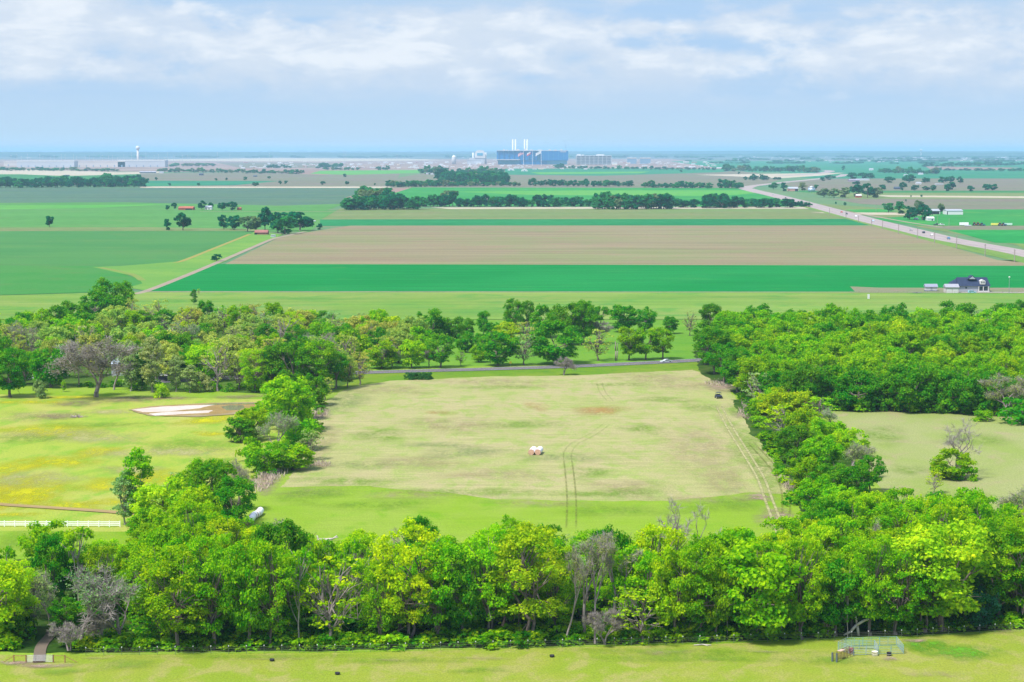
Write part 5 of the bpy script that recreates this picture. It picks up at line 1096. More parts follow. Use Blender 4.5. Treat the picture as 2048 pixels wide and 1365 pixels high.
# ---- vehicles
def wheel(name, x, y, r, wd, parent):
    w_ = MB().tube((x, y-wd/2, r), (x, y+wd/2, r), r, n=14).build(name, BLACKR, parent); MB().tube((x, y-wd/2-.012, r), (x, y+wd/2+.012, r), r*.55, n=10).build('rim', STEEL, w_); return w_
def car(px, py, rz, col, label, kind='sedan', group=None, name=None, z=0, sc=1.0):
    e = empty(name or ('car' if kind == 'sedan' else kind), loc(G(px, py)), rz, label, 'car' if kind in ('sedan', 'suv') else kind, group); e.location.z = z; e.scale = (sc, sc, sc)
    paint = mp_('paint_%d_%d_%d' % tuple(int(c*100) for c in col), col, .3, .2, .5, vary=.02)
    if kind == 'sedan':
        MB().prism([(-2.3, .35), (2.3, .35), (2.32, .62), (2.1, .80), (1.1, .95), (.3, 1.40), (-.9, 1.42), (-1.7, 1.05), (-2.25, .98)], -.85, .85, 'y').build('body', paint, e)
        MB().prism([(1.0, .97), (.32, 1.34), (-.85, 1.36), (-1.5, 1.05)], -.862, .862, 'y').build('window', GLASS, e)
    elif kind == 'suv':
        MB().prism([(-2.3, .4), (2.3, .4), (2.32, .8), (2.1, 1.0), (1.2, 1.1), (.7, 1.68), (-2.1, 1.70), (-2.3, 1.0)], -.9, .9, 'y').build('body', paint, e)
        MB().prism([(1.1, 1.12), (.66, 1.6), (-2.0, 1.62), (-2.12, 1.12)], -.912, .912, 'y').build('window', GLASS, e)
    elif kind == 'pickup':
        MB().prism([(-2.7, .5), (2.6, .5), (2.6, .95), (2.4, 1.12), (1.3, 1.15), (.8, 1.8), (-.6, 1.82), (-.8, 1.12), (-2.7, 1.12)], -.92, .92, 'y').build('body', paint, e)
        MB().prism([(1.2, 1.17), (.74, 1.7), (-.52, 1.72), (-.6, 1.17)], -.932, .932, 'y').build('window', GLASS, e)
    for x in (-1.45, 1.45):
        for y in (-.82, .82): wheel('wheel', x, y, .34 if kind != 'pickup' else .4, .22, e)
    for y in (-.6, .6): MB().box(2.28 if kind != 'pickup' else 2.58, 2.34 if kind != 'pickup' else 2.63, y-.15, y+.15, .62, .76).build('headlight', WHITE, e)
    return e
r0 = G(1250, 728.5); r1 = G(1400, 721)
car(1332, 725.8, math.atan2(r1.y-r0.y, r1.x-r0.x)+math.pi, (.62, .66, .70), 'silver car driving on the asphalt road')
car(68, 760, .2, (.78, .78, .78), 'white pickup parked under the trees at the left', 'pickup')
u = empty('utility_vehicle', loc(G(1437, 797)), -1.4, 'small black open utility buggy parked on the dry pasture', 'buggy'); u.scale = (1.15, 1.15, 1.15); bk = mp_('buggy_black', (.03, .035, .07), .4, vary=.05)
MB().prism([(-1.4, .45), (1.3, .45), (1.45, .75), (1.1, 1.0), (.5, 1.02), (.3, .7), (-.6, .7), (-.65, 1.0), (-1.45, 1.0)], -.68, .68, 'y').build('body', bk, u)
MB().box(-.8, .55, -.7, .7, 1.72, 1.8).build('roof', bk, u); m = MB()
for x in (-.7, .55):
    for y in (-.65, .65): m.tube((x*1.15, y, .9), (x, y, 1.75), .035, n=5)
m.build('roll_cage', bk, u); MB().box(-.55, -.1, -.6, .6, .7, 1.25).build('seat', bk, u)
for x in (-1.0, 1.0):
    for y in (-.75, .75): wheel('wheel', x, y, .36, .26, u)
# road signs, snag, poles
sg = empty('road_sign', loc(G(1021, 733)), .1, 'small yellow road sign on a post beyond the asphalt road', 'road sign'); MB().cyl(0, 0, 0, 1.6, .05, n=6).build('post', STEEL, sg); MB().box(-.45, .45, -.03, .03, 1.1, 1.95).build('plate', mp_('sign_yellow', (.75, .62, .03), .5, vary=.02), sg)
log('dead_snag', 1231, 722, [[((0, 0, 0), 1), ((.1, 0, 4), .85), ((-.1, 0, 8), .5)], [((.5, 0, 0), .7), ((.9, 0, 4), .6), ((.7, 0, 7.2), .35)], [((.1, 0, 4), .5), ((-.8, 0, 6), .2)]], .30, BARKG, 'grey dead trunks standing between two green roadside trees', 'dead tree')
mk = MB().box(-.55, .55, -.5, .5, 0, 2.6).box(-.58, .58, -.53, .53, 2.6, 2.75).build('white_marker', WHITE); mk.location = loc(G(1737, 598.5)); props(mk, 'white upright marker box alone on the hay meadow', 'marker')
GREYW = mp_('pole_wood', (.30, .25, .22), .9, vary=.15)
def pole(px, py, hpx, label, group='utility poles along the highway', arm=True, w=.22, mat=None, fixed=None):
    s = scl(px, py); h = hpx/s; e = empty('utility_pole', loc(G(px, py)), .5, label, 'utility pole', group)
    MB().cyl(0, 0, 0, h, w, w*.7, n=7).build('post', mat or GREYW, e)
    if arm: MB().box(-1.3, 1.3, -.1, .1, h-1.3, h-1.1).build('crossarm', GREYW, e)
    return e
for i, (x, y, hh) in enumerate([(1659, 430, 14), (1692, 438, 15), (1717, 446, 15), (1743, 454, 15), (1765, 459, 18), (1797, 469, 20), (1835, 479, 23), (1869, 487, 23), (1913, 498, 27), (1970, 514, 26), (2029, 525, 26), (2095, 543, 30)]):
    pole(x, y, hh, f'thin wooden utility pole, {ORD[i]} from the far end of the highway row', w=.38)
for x, y, hh, lb in ((1752, 424, 16, 'utility pole left of the roadside farm'), (1875, 447, 14, 'utility pole right of the white farmhouse near the highway'), (1898, 452, 15, 'utility pole on the green field below the long white shed')): pole(x, y, hh, lb, 'utility poles around the roadside farm')
lp = pole(2018, 588, 32, 'tall pale pole with a round lamp beside the dark-roofed house', None, False, .16, STEEL); MB().lathe([(.02, 0), (.5, .25), (.5, .7), (.02, .95)], 10, (0, 0, 32/scl(2018, 588))).build('lamp_head', WHITE, lp)
yf = empty('yard_fence', loc(G(1700, 587)), 0, 'low dark wire fence along the near side of the gravel yard', 'fence')
a = G(1700, 587); b = G(2120, 588); nn_ = 22
for i in range(nn_+1): q = a.lerp(b, i/nn_)-a; MB().cyl(q.x, q.y, 0, 1.5, .07, n=5).build('post', GREYW, yf)
m = MB()
for z in (.5, 1.0, 1.4): m.tube((0, 0, z), (b-a)+Vector((0, 0, z)), .03, n=3)
m.build('wires', WIRE, yf)
# ---- the dark-roofed house
SLATE = mp_('slate_roof', (.018, .030, .07), .7, vary=.12, vs=.4); TRIM = mp_('white_trim', (.58, .56, .55), .5, vary=.02); BOARD = mp_('grey_board', (.34, .36, .40), .7, vary=.05); CREAM = mp_('cream_wall', (.48, .45, .41), .7, vary=.05)
hs = empty('farmhouse', loc(G(1915, 585)), 0, 'large house with steep dark slate roof and white dormer beside the crop field', 'house')
k_ = 1/scl(1915, 585)                                         # metres per photo pixel here
def X(px): return (px-1915)*k_
MB().box(X(1916), X(1979), 0, 12, 0, 13*k_).build('wall', BOARD, hs)
rf = MB().add([(X(1913), -.8, 12.5*k_), (X(1981), -.8, 12.5*k_), (X(1981), 12.8, 12.5*k_), (X(1913), 12.8, 12.5*k_), (X(1917), 6, 29*k_), (X(1978), 6, 29*k_)], [(0, 1, 5, 4), (1, 2, 5), (2, 3, 4, 5), (3, 0, 4), (0, 3, 2, 1)]).build('roof', SLATE, hs)
MB().add([(X(1904), 2, 16*k_), (X(1918), 2, 16*k_), (X(1918), 12, 16*k_), (X(1904), 12, 16*k_), (X(1918), 7, 27*k_)], [(0, 1, 4), (1, 2, 4), (2, 3, 4), (3, 0, 4), (0, 3, 2, 1)]).build('hip_roof', SLATE, hs)
MB().box(X(1905), X(1915.9), 3, 11, 0, 16*k_).build('side_wall', BOARD, hs)
g_ = MB().prism([(X(1937), 26*k_), (X(1955), 26*k_), (X(1946), 33.5*k_)], 2.2, 8, 'y').build('gable', SLATE, hs); MB().prism([(X(1939.5), 26*k_), (X(1952.5), 26*k_), (X(1946), 31.5*k_)], 2.05, 2.197, 'y').build('gable_face', BOARD, g_)
dm = MB().prism([(X(1960), 16*k_), (X(1970), 16*k_), (X(1970), 23*k_), (X(1965), 25.5*k_), (X(1960), 23*k_)], -.5, 4, 'y').build('dormer', TRIM, hs)
for x in (1961.8, 1966): MB().box(X(x), X(x+2.4), -.55, -.503, 18*k_, 22*k_).build('window', GLASS, dm)
for x0_, x1_ in ((1930.5, 1934),): w_ = MB().box(X(x0_), X(x1_), -.08, -.003, 7*k_, 11*k_).build('window', GLASS, hs); MB().box(X(x0_)-.15, X(x1_)+.15, -.05, -.004, 7*k_-.15, 7*k_-.003).build('sill', TRIM, w_)
pc = MB().box(X(1957), X(1976), -.15, -.003, 3*k_, 11*k_).build('porch', GLASS, hs)
for x in (1957, 1966, 1976): MB().box(X(x)-.2, X(x)+.2, -.9, -.5, 0, 12*k_).build('porch_post', TRIM, pc)
MB().box(X(1956), X(1978), -1.2, -.16, 0, 3*k_).build('porch_base', TRIM, hs)
gg = empty('garage', loc(G(1904, 587)), 0, 'low cream garage with two pale doors left of the dark-roofed house', 'garage')
MB().box(-12*k_, 14*k_, 0, 7, 0, 12*k_).build('wall', CREAM, gg); MB().prism([(-.6, 11.9*k_), (7.4, 11.9*k_), (3.4, 18*k_)], -13.5*k_, 14.6*k_).build('roof', mp_('pale_roof', (.30, .30, .34), .6, vary=.05), gg)
for x in (-10.5, 1.5): MB().box(x*k_, (x+10)*k_, -.08, -.003, .15, 9*k_).build('garage_door', TRIM, gg)
s2 = empty('storage_shed', loc(G(1863, 583.5)), 0, 'white storage shed on a dark base left of the garage', 'shed')
MB().box(-11.5*k_, 12*k_, 0, 5, 0, 2.2*k_).build('base', mp_('dark_base', (.06, .08, .14)), s2); MB().box(-11*k_, 11.5*k_, .1, 4.9, 2.2*k_, 9.5*k_).build('wall', TRIM, s2); MB().prism([(-.5, 9.4*k_), (5.5, 9.4*k_), (2.5, 15*k_)], -13*k_, 13*k_).build('roof', mp_('grey_roof', (.24, .25, .32), .5, vary=.05), s2)
MB().box(-2*k_, 2*k_, .02, .097, 2.3*k_, 8.5*k_).build('door', BOARD, s2)
car(1944, 587, .1, (.35, .66, .75), 'light blue car parked in front of the dark-roofed house', 'suv')
mc = empty('parked_trailer', loc(G(1834, 587.5)), 0, 'low dark flat trailer on the gravel yard', 'trailer'); MB().box(-2.4, 2.4, -.9, .9, .45, .6).build('deck', mp_('trailer_dark', (.15, .16, .2)), mc); MB().tube((2.4, 0, .5), (3.6, 0, .4), .06, n=5).build('drawbar', RUST, mc)
for y in (-.95, .95): wheel('wheel', -.3, y, .33, .2, mc)
# ---- simple farm buildings further out, each a thing with its parts
TIN = mp_('tin_roof', (.46, .47, .50), .4, .3, vary=.05, vs=.1); REDM = mp_('red_tin', (.36, .10, .06), .7, vary=.2, vs=.1); DARKO = mp_('dark_opening', (.02, .02, .03), .9, vary=0); BRN = mp_('brown_board', (.30, .12, .10), .8, vary=.2, vs=.1)
def barn(name, px, py, wpx, hpx, wallm, roofm, label, cat='barn', depth=12, roofpart=.38, openings=(), rz=0.0, lift=0):
    s = scl(px, py); w2 = wpx/s/2; h = hpx/s; e = empty(name, loc(G(px, py)), rz, label, cat); hw_ = h*(1-roofpart)
    MB().box(-w2, w2, 0, depth, 0, hw_).build('wall', wallm, e)
    MB().prism([(-.6, hw_*.985), (depth+.6, hw_*.985), (depth/2, h)], -w2*1.03, w2*1.03).build('roof', roofm, e)
    for a, b in openings: MB().box(-w2+2*w2*a, -w2+2*w2*b, -.12, -.004, 0, hw_*.8).build('door', DARKO, e)
    return e
barn('long_barn', 371, 420.5, 29, 7, REDM, REDM, 'long low red-roofed barn with a dark open front on the left fields', openings=((.5, .97),), depth=20, roofpart=.5)
barn('small_farmhouse', 416, 420, 14, 8, WHITE, TIN, 'small white farmhouse among the trees right of the red barn', 'house', openings=((.2, .3), (.6, .7)))
barn('small_red_shed', 478, 421, 8, 6, REDM, REDM, 'little red shed at the right end of the far farm row', 'shed', depth=8)
barn('brown_barn', 522, 470, 26, 9, BRN, BRN, 'reddish-brown barn half hidden in the grove by the farm track', openings=((0, .2),), roofpart=.5)
barn('trailer_home', 546, 475, 9, 5, WHITE, TIN, 'small pale trailer by the track right of the brown barn', 'trailer', depth=4, roofpart=.15)
barn('white_shed', 968, 402, 14, 9, WHITE, WHITE, 'white open shed poking up behind the middle tree line', 'shed', openings=((.15, .8),), roofpart=.25)
barn('white_tank_shed', 627, 444, 8, 2.5, WHITE, WHITE, 'tiny white tank beside the pale bare spot right of the grove', 'tank', depth=4, roofpart=.2)
barn('long_white_shed', 1910, 430, 32, 10.5, WHITE, TIN, 'long white farm shed by the bright green field', 'shed', depth=26, roofpart=.22, openings=((0, .05),))
barn('open_farm_shed', 1866, 429, 28, 10, WHITE, TIN, 'blue-grey roofed open shed left of the long white shed', 'shed', depth=18, roofpart=.3, openings=((.3, .95),))
barn('roadside_farmhouse', 1862, 442, 14, 8, WHITE, WHITE, 'white farmhouse beside the dark trees near the highway', 'house', openings=((.6, .75),))
barn('white_garage', 1833, 440, 8, 4, WHITE, WHITE, 'little white garage under the dark trees by the highway', 'garage', depth=6)
barn('red_and_white_shed', 1587, 383, 19, 8.5, mp_('brick_wall', (.50, .25, .2)), TIN, 'pale-roofed shed with reddish wall beside the highway bend', 'shed', openings=((.65, .97),), depth=24)
gb = empty('grain_bin', loc(G(1623, 384)), 0, 'round blue-grey grain bin with a conical roof', 'grain bin'); s_ = scl(1623, 384); MB().lathe([(7.3/s_, 0), (7.3/s_, 8/s_)], 20).build('wall', mp_('bin_steel', (.40, .47, .58), .4, .4), gb, True); MB().lathe([(7.6/s_, 8/s_), (1/s_, 11.6/s_), (.01, 11.8/s_)], 20).build('roof', TIN, gb, True)
barn('brick_house', 1718, 396, 11, 7, REDM, WHITE, 'small red house with white gable under the far roadside trees', 'house')
barn('green_barn', 1709, 364, 20, 5, mp_('purple_roof', (.3, .25, .3)), mp_('plum_roof', (.28, .25, .32)), 'long purple-grey roofed barn across the far brown field', 'barn', depth=30)
barn('pale_bungalow', 1726, 361.5, 26, 3.5, WHITE, TIN, 'long pale low building right of the purple-grey barn', 'barn', depth=20)
for i, (x, y, w_, h_, lb) in enumerate([(1838, 369, 10, 4.5, 'white gabled barn in the far right tree clump'), (1795, 379, 11, 5, 'small pale house between two far dark trees'), (1743, 341, 8, 4, 'tiny bright white house on the far teal field'), (1933, 331, 7, 5, 'tiny white tower-like house at the far right'), (1964, 331, 11, 2, 'tiny long white roof at the far right'), (1812, 352, 7, 3, 'pale pinkish house in the far scattered trees'), (1842, 350, 9, 4, 'cream house right of the pinkish one in far trees'), (1879, 370, 16, 2, 'long white low shed behind the far tree row'), (295, 346.5, 32, 3.5, 'dark low shed with white edge on the far left field'), (322, 347, 8, 3.5, 'white shed touching the dark low shed far left'), (133, 352.5, 9, 2.4, 'black low shed on the far left tan strip'), (402, 351, 8, 4, 'dark blue shed in the far hedgerow'), (510, 354, 7, 3, 'small dark shed right of the far hedgerow'), (868, 350, 14, 3, 'white farm roofs under the far trees'), (855, 349, 6, 3, 'tiny white shed at left of the far farm roofs'), (1815, 345, 5, 2, 'very small pale roof in the far field')]):
    dk = 'dark' in lb.split(' on ')[0].split(' shed')[0] or 'black' in lb
    barn('farm_shed', x, y, w_, h_, mp_('shed_dark', (.06, .08, .12)) if dk and 'white shed' not in lb else WHITE, TIN if not dk or i == 8 else mp_('shed_dark', (.06, .08, .12)), lb, 'building', depth=14)
# ---- traffic on the highway and machines parked by the field track
def hwdir(x):
    for i in range(len(hw)-1):
        if hw[i+1][0] <= x <= hw[i][0]:
            a, b = G(*hw[i]), G(*hw[i+1]); return math.atan2(b.y-a.y, b.x-a.x), hw[i][1]+(hw[i+1][1]-hw[i][1])*(x-hw[i][0])/(hw[i+1][0]-hw[i][0])
    return 0, 400
hz_ = ZF[0]+.07
for i, (x, off, cl, kd, lb) in enumerate([(1546, 0, (.5, .5, .5), 'suv', 'grey car farthest away on the highway'), (1571, .5, (.05, .05, .06), 'suv', 'dark car at the far dip of the highway'), (1683, -.2, (.5, .08, .06), 'suv', 'reddish car on the highway behind a dark one'), (1693, .6, (.04, .05, .08), 'pickup', 'dark pickup on the highway, behind the reddish car'), (1712, .8, (.8, .8, .8), 'pickup', 'white pickup on the highway left of the bend trees'), (1746, .2, (.5, .65, .8), 'sedan', 'pale blue car on the highway'), (1822, .8, (.35, .33, .33), 'sedan', 'brownish car in the near half of the highway'), (1847, .2, (.03, .04, .07), 'suv', 'black car in the near half of the highway'), (1863, 1.0, (.75, .72, .7), 'sedan', 'white car just right of the black one on the highway'), (1897, .4, (.10, .22, .34), 'pickup', 'blue pickup nearest on the highway')]):
    a_, y = hwdir(x); car(x, y+off, a_, cl, lb, kd, 'traffic on the highway', z=hz_, sc=1.25)
def tractor(px, py, col, label):
    e = empty('tractor', loc(G(px, py)), .2, label, 'tractor', 'machines parked by the field track'); e.scale = (1.5, 1.5, 1.5); pt = mp_('tractor_%d_%d' % (int(col[0]*100), int(col[1]*100)), col, .5, vary=.05)
    MB().prism([(0, .8), (2.0, .8), (2.1, 1.1), (1.9, 1.5), (0, 1.6)], -.4, .4, 'y').build('bonnet', pt, e); MB().box(-1.2, -.02, -.6, .6, 1.0, 2.5).build('cab', GLASS, e); MB().box(-1.3, .05, -.7, .7, 2.5, 2.65).build('roof', pt, e)
    for y in (-.8, .8): wheel('rear_wheel', -.8, y, .85, .4, e); wheel('front_wheel', 1.5, y, .5, .3, e)
    return e
def trailer(px, py, col, label, L_=9, h=2.6):
    e = empty('box_trailer', loc(G(px, py)), .05, label, 'trailer', 'machines parked by the field track'); MB().box(-L_/2, L_/2, -1.2, 1.2, .8, h+.8).build('box', mp_('trailer_%d_%d_%d' % tuple(int(c*100) for c in col), col, .5, vary=.05), e); MB().box(-L_/2-.1, L_/2+.1, -.6, .6, .55, .797).build('chassis', BLACKR, e)
    for x in (-L_*.3, -L_*.2): 
        for y in (-1.0, 1.0): wheel('wheel', x, y, .5, .3, e)
    MB().tube((L_/2, 0, .65), (L_/2+1.5, 0, .5), .1, n=5).build('drawbar', BLACKR, e); return e
car(1873, 451.5, .1, (.04, .06, .05), 'black pickup at the left end of the parked farm machines', 'pickup', 'machines parked by the field track', sc=1.4)
car(1882, 451.5, .1, (.7, .72, .7), 'white pickup beside the black one in the field row', 'pickup', 'machines parked by the field track', sc=1.4)
trailer(1928, 452, (.85, .85, .85), 'white box trailer parked on the far track', 10, 3); trailer(1936, 453.5, (.55, .55, .6), 'low grey trailer beside the white box trailer', 7, 1.0)
tractor(1950, 452, (.5, .06, .05), 'left red tractor parked on the far track'); tractor(1957, 452, (.5, .06, .05), 'right red tractor parked on the far track'); tractor(1965, 452.5, (.03, .25, .28), 'teal tractor right of the two red ones')
trailer(1991, 452, (.75, .72, .12), 'yellow tank trailer parked on the far track', 10, 2.2); tractor(2001, 452.5, (.4, .1, .1), 'small red tractor right of the yellow trailer'); tractor(2008, 452.5, (.04, .16, .24), 'dark blue tractor near the right end of the row'); trailer(2016, 452, (.5, .72, .6), 'pale green trailer at the right end of the row', 9, 2.2)
# roofs in the left wood
barn('wood_house', 238, 752, 30, 38, BOARD, mp_('blue_roof', (.36, .42, .52), .6, vary=.05), 'blue-grey house roof showing between poplar and leafless tree', 'house', depth=9)
barn('wood_cabin', 328, 762, 24, 17, mp_('dark_board', (.06, .06, .07)), mp_('grey_tin', (.40, .40, .42), .6), 'dark cabin with grey roof behind the pale poplars', 'cabin', depth=7)

# ------------------------------------------------------------------ the plant, the construction yard and the town on the horizon
BLUEG = mp_('blue_curtain_wall', (.004, .14, .38), .35, spec=.5, vary=.05, vs=.01); BLUEL = mp_('light_blue_wall', (.10, .34, .48), .4, vary=.05, vs=.01); PALE = mp_('pale_cladding', (.48, .49, .52), .6, vary=.05, vs=.01); CREAMW = mp_('pale_pink_panel', (.58, .52, .49), .7, vary=.06, vs=.01)
pb = G(1064, 329.5); k_ = 1/scl(1064, 329.5)
fb = empty('factory', loc(pb), 0, 'huge blue factory block with white roof edge on the horizon', 'factory')
def U(px): return (px-1064)*k_
MB().box(U(994), U(1074), 0, 260, 8*k_, 27*k_).build('upper_block', BLUEG, fb); MB().box(U(1081), U(1136), -8, 260, 8*k_, 27*k_).build('upper_block', BLUEG, fb); MB().box(U(1074.1), U(1080.9), 14, 250, 8*k_, 26.5*k_).build('link', mp_('teal_wall', (.01, .20, .36), .4, vary=.05, vs=.01), fb)
MB().box(U(996), U(1038), 4, 250, 0, 7.9*k_).build('left_base', BLUEL, fb); MB().box(U(1038.3), U(1094), 3, 250, 0, 7.9*k_).build('entrance', BLUEG, fb); MB().box(U(1094.3), U(1134), 5, 250, 0, 7.9*k_).build('right_base', BLUEL, fb)
for i in range(14): MB().box(U(997+i*10)-.6, U(997+i*10)+.6, -9, -.3, 8.1*k_, 26.9*k_).build('wall_joint', BLUEL, fb)
MB().box(U(986), U(1040), -30, -.5, 9*k_, 10.5*k_).build('canopy', PALE, fb); MB().box(U(993.5), U(1136.5), -9, 261, 27.02*k_, 28.0*k_).build('roof_edge', PALE, fb)
for i in range(7): MB().box(U(1119.6+i*1.8), U(1120.9+i*1.8), -9.4, -8.1, 24.4*k_, 26.0*k_).build('sign_letter', WHITE, fb)
for i, (x, w_, h_) in enumerate(((1006, 4, 2.6), (1013, 3, 1.6), (1032, 7, 3), (1048, 5, 4), (1060, 6, 2), (1076, 9, 1.8), (1098, 4, 2.6), (1109, 5, 1.8), (1122, 3, 3))): MB().box(U(x), U(x+w_), 40+i*9, 70+i*9, 28.02*k_, (28.02+h_*.8)*k_).build('roof_unit', CREAMW, fb)
for i, x in enumerate((1025.8, 1031.2, 1049.6, 1054.8)):
    st = empty('smoke_stack', (pb.x+U(x), pb.y+130, 0), 0, f'tall white stack over the factory, {ORD[i]} from the left', 'chimney', 'white stacks over the factory')
    MB().cyl(0, 0, 0, 50*k_, 1.6*k_, 1.5*k_, n=14).build('shaft', mp_('stack_cladding', (.60, .60, .61), .6, vary=.05, vs=.01), st, True); MB().cyl(0, 0, 50.02*k_, 50.8*k_, 1.0*k_, n=12).build('rim', PALE, st)
REDF = mp_('flag_red', (.62, .05, .07), .8, vary=0); BLUEF = mp_('flag_blue', (.03, .05, .22), .8, vary=0)
def flag(px, base, top, kindf, label):
    s = scl(px, base); h = (base-top)/s; e = empty('flagpole', loc(G(px, base)), 0, label, 'flagpole', 'flagpoles in front of the factory'); e.location.y -= 70
    MB().cyl(0, 0, 0, h, .5/s, .3/s, n=8).build('pole', WHITE, e); wf_, hf = 11/s, 5.5/s
    def strip(z0, z1, u0, u1, mat, nm, par, y=0.0):
        m = MB(); nn = 6
        for i in range(nn):
            ua, ub = u0+(u1-u0)*i/nn, u0+(u1-u0)*(i+1)/nn
            ya, yb = math.sin(ua*7)*1.6*ua+y, math.sin(ub*7)*1.6*ub+y; da, db = -ua*wf_*.55, -ub*wf_*.55
            m.add([(-ua*wf_, ya-.15, z0+da), (-ub*wf_, yb-.15, z0+db), (-ub*wf_, yb-.15, z1+db), (-ua*wf_, ya-.15, z1+da), (-ua*wf_, ya+.15, z0+da), (-ub*wf_, yb+.15, z0+db), (-ub*wf_, yb+.15, z1+db), (-ua*wf_, ya+.15, z1+da)], [(0, 1, 2, 3), (7, 6, 5, 4), (0, 4, 5, 1), (3, 2, 6, 7)])
        return m.build(nm, mat, par, fix=False)
    z1 = h-.5/s; fl = empty('flag', (0, 0, 0)); fl.parent = e
    if kindf == 'us':
        for i in range(7): strip(z1-hf+hf*i/7, z1-hf+hf*(i+1)/7, 0, 1, REDF if i % 2 == 0 else WHITE, 'stripe', fl)
        strip(z1-hf*.45, z1+.02, 0, .42, BLUEF, 'canton', fl, -.4)
    elif kindf == 'tx':
        strip(z1-hf, z1-hf*.5, .33, 1, REDF, 'stripe', fl); strip(z1-hf*.5, z1, .33, 1, WHITE, 'stripe', fl); strip(z1-hf, z1, 0, .33, BLUEF, 'canton', fl)
    else: strip(z1-hf, z1, 0, 1, WHITE, 'stripe', fl)
flag(1047, 331, 302, 'us', 'left flagpole with a red and white striped flag'); flag(1064.5, 331.5, 301, 'tx', 'middle flagpole with a red, white and dark blue flag'); flag(1082, 332, 301, 'w', 'right flagpole with a plain white flag')
cr = empty('tower_crane', loc(G(1134, 329)), 0, 'thin dark crane jib leaning over the right end of the factory', 'crane'); m = MB(); m.tube((0, 150, 0), (-.5*k_, 150, 30*k_), 1.2, n=4); m.build('mast', mp_('crane_dark', (.12, .16, .2)), cr); MB().tube((-.5*k_, 150, 30*k_), (-4.5*k_, 150, 49*k_), 1.0, .5, n=4).build('jib', mp_('crane_dark', (.12, .16, .2)), cr)
# domed plant, tank, car park, low blocks
dq = empty('domed_plant', loc(G(960, 328)), 0, 'white round-topped plant building with a blue panel left of the factory', 'factory')
k_ = .82/scl(960, 328)
MB().prism([(-13*k_, 14*k_), (13*k_, 14*k_), (12.5*k_, 26*k_), (9*k_, 31*k_), (4*k_, 33*k_), (-4*k_, 33*k_), (-9*k_, 31*k_), (-12.5*k_, 26*k_)], 0, 60, 'y').build('dome', WHITE, dq); MB().box(-7*k_, 7*k_, -2, -.1, 20*k_, 26*k_).build('blue_panel', BLUEL, dq)
MB().box(-26*k_, 10*k_, 3, 80, 0, 13.9*k_).build('base', PALE, dq)
for x in (-17, 14): MB().cyl(x*k_, 30, 0, 27*k_, 2*k_, n=12).build('silo', WHITE, dq, True)
tk = empty('storage_tank', loc(G(908, 329)), 0, 'round white storage tank with a domed top', 'tank'); k_ = .9/scl(908, 329)
MB().lathe([(4.8*k_, 0), (4.8*k_, 15*k_), (4.0*k_, 18*k_), (2*k_, 19.6*k_), (.01, 20*k_)], 20).build('shell', WHITE, tk, True); MB().lathe([(4.9*k_, 14.8*k_), (5.1*k_, 15*k_), (4.9*k_, 15.3*k_)], 20).build('rim', PALE, tk)
pk = empty('parking_garage', loc(G(1188, 329.5)), 0, 'pale multi-level parking garage right of the factory', 'parking garage'); k_ = 1/scl(1188, 329.5)
for i in range(6): MB().box(-35*k_, 35*k_, 0, 120, (i*3.1+1.2)*k_, (i*3.1+2.3)*k_).build('level', PALE, pk)
for i in range(9): MB().box((-35+i*8.6)*k_, (-34+i*8.6)*k_, .5, 119, 0, 16.6*k_).build('column', PALE, pk)
MB().box(-34*k_, 34*k_, 30, 118, .2*k_, 16.5*k_).build('inner_wall', mp_('garage_shade', (.30, .32, .38)), pk)
for x, w_, h_ in ((-34, 8, 2.6), (-24, 4, 1.8), (5, 16, 2.4)): MB().box(x*k_, (x+w_)*k_, 20, 60, 17.85*k_, (17.85+h_)*k_).build('roof_unit', WHITE, pk)
def block(name, px, py, w_, h_, label, mat, roofm, cat='building', depth=60, group=None):
    e = empty(name, loc(G(px, py)), 0, label, cat, group); k = 1/scl(px, py); MB().box(-w_*k/2, w_*k/2, 0, depth, 0, h_*k*.86).build('wall', mat, e); MB().box(-w_*k/2*1.01, w_*k/2*1.01, -1, depth+1, h_*k*.862, h_*k).build('roof', roofm, e); return e
BGREY = mp_('blue_grey_clad', (.20, .28, .38), .6, vary=.05, vs=.01)
block('low_hall', 1264, 328, 18, 12, 'left of two low blue-grey halls with pale roofs', BGREY, CREAMW); block('low_hall', 1291, 328, 20, 12, 'right of two low blue-grey halls with pale roofs', BGREY, CREAMW); block('white_cabin', 1230, 330, 9, 5.5, 'small bright white block below the parking garage', WHITE, WHITE)
block('low_hall', 948, 329, 28, 9, 'grey block under the domed plant', PALE, PALE)
for i, (x0_, x1_, y, h_, c) in enumerate([(8, 34, 333, 10, CREAMW), (34, 148, 335, 13, PALE), (150, 250, 334.5, 12, CREAMW), (236, 330, 334.5, 14, PALE)]):
    e = block('warehouse', (x0_+x1_)/2, y, x1_-x0_, h_, f'long pale warehouse, {ORD[i]} from the left in the row at the left horizon', c, WHITE if i % 2 else CREAMW, 'warehouse', 90, 'pale warehouses on the left horizon'); k = 1/scl(x0_, y)
    for j in range(max(1, (x1_-x0_)//14)): MB().box((-(x1_-x0_)/2+8+j*14)*k, (-(x1_-x0_)/2+9.6+j*14)*k, -1, -.05, 0, 4*k).build('dock_door', BGREY, e)
wt = empty('water_tower', loc(G(276, 326)), 0, 'white water tower with a bulb tank on a thick stem', 'water tower'); k = 1/scl(276, 326)
MB().lathe([(2.6*k, 0), (2.2*k, 4*k), (2.2*k, 25*k)], 16).build('stem', CREAMW, wt, True); MB().lathe([(2.2*k, 25*k), (4.2*k, 28*k), (4.4*k, 30*k), (3.6*k, 32.5*k), (.01, 34*k)], 18).build('tank', WHITE, wt, True)
wt = empty('water_tower', loc(G(1842, 314)), 0, 'faint white water tower poking over the right horizon', 'water tower'); k = 1/scl(1842, 314)
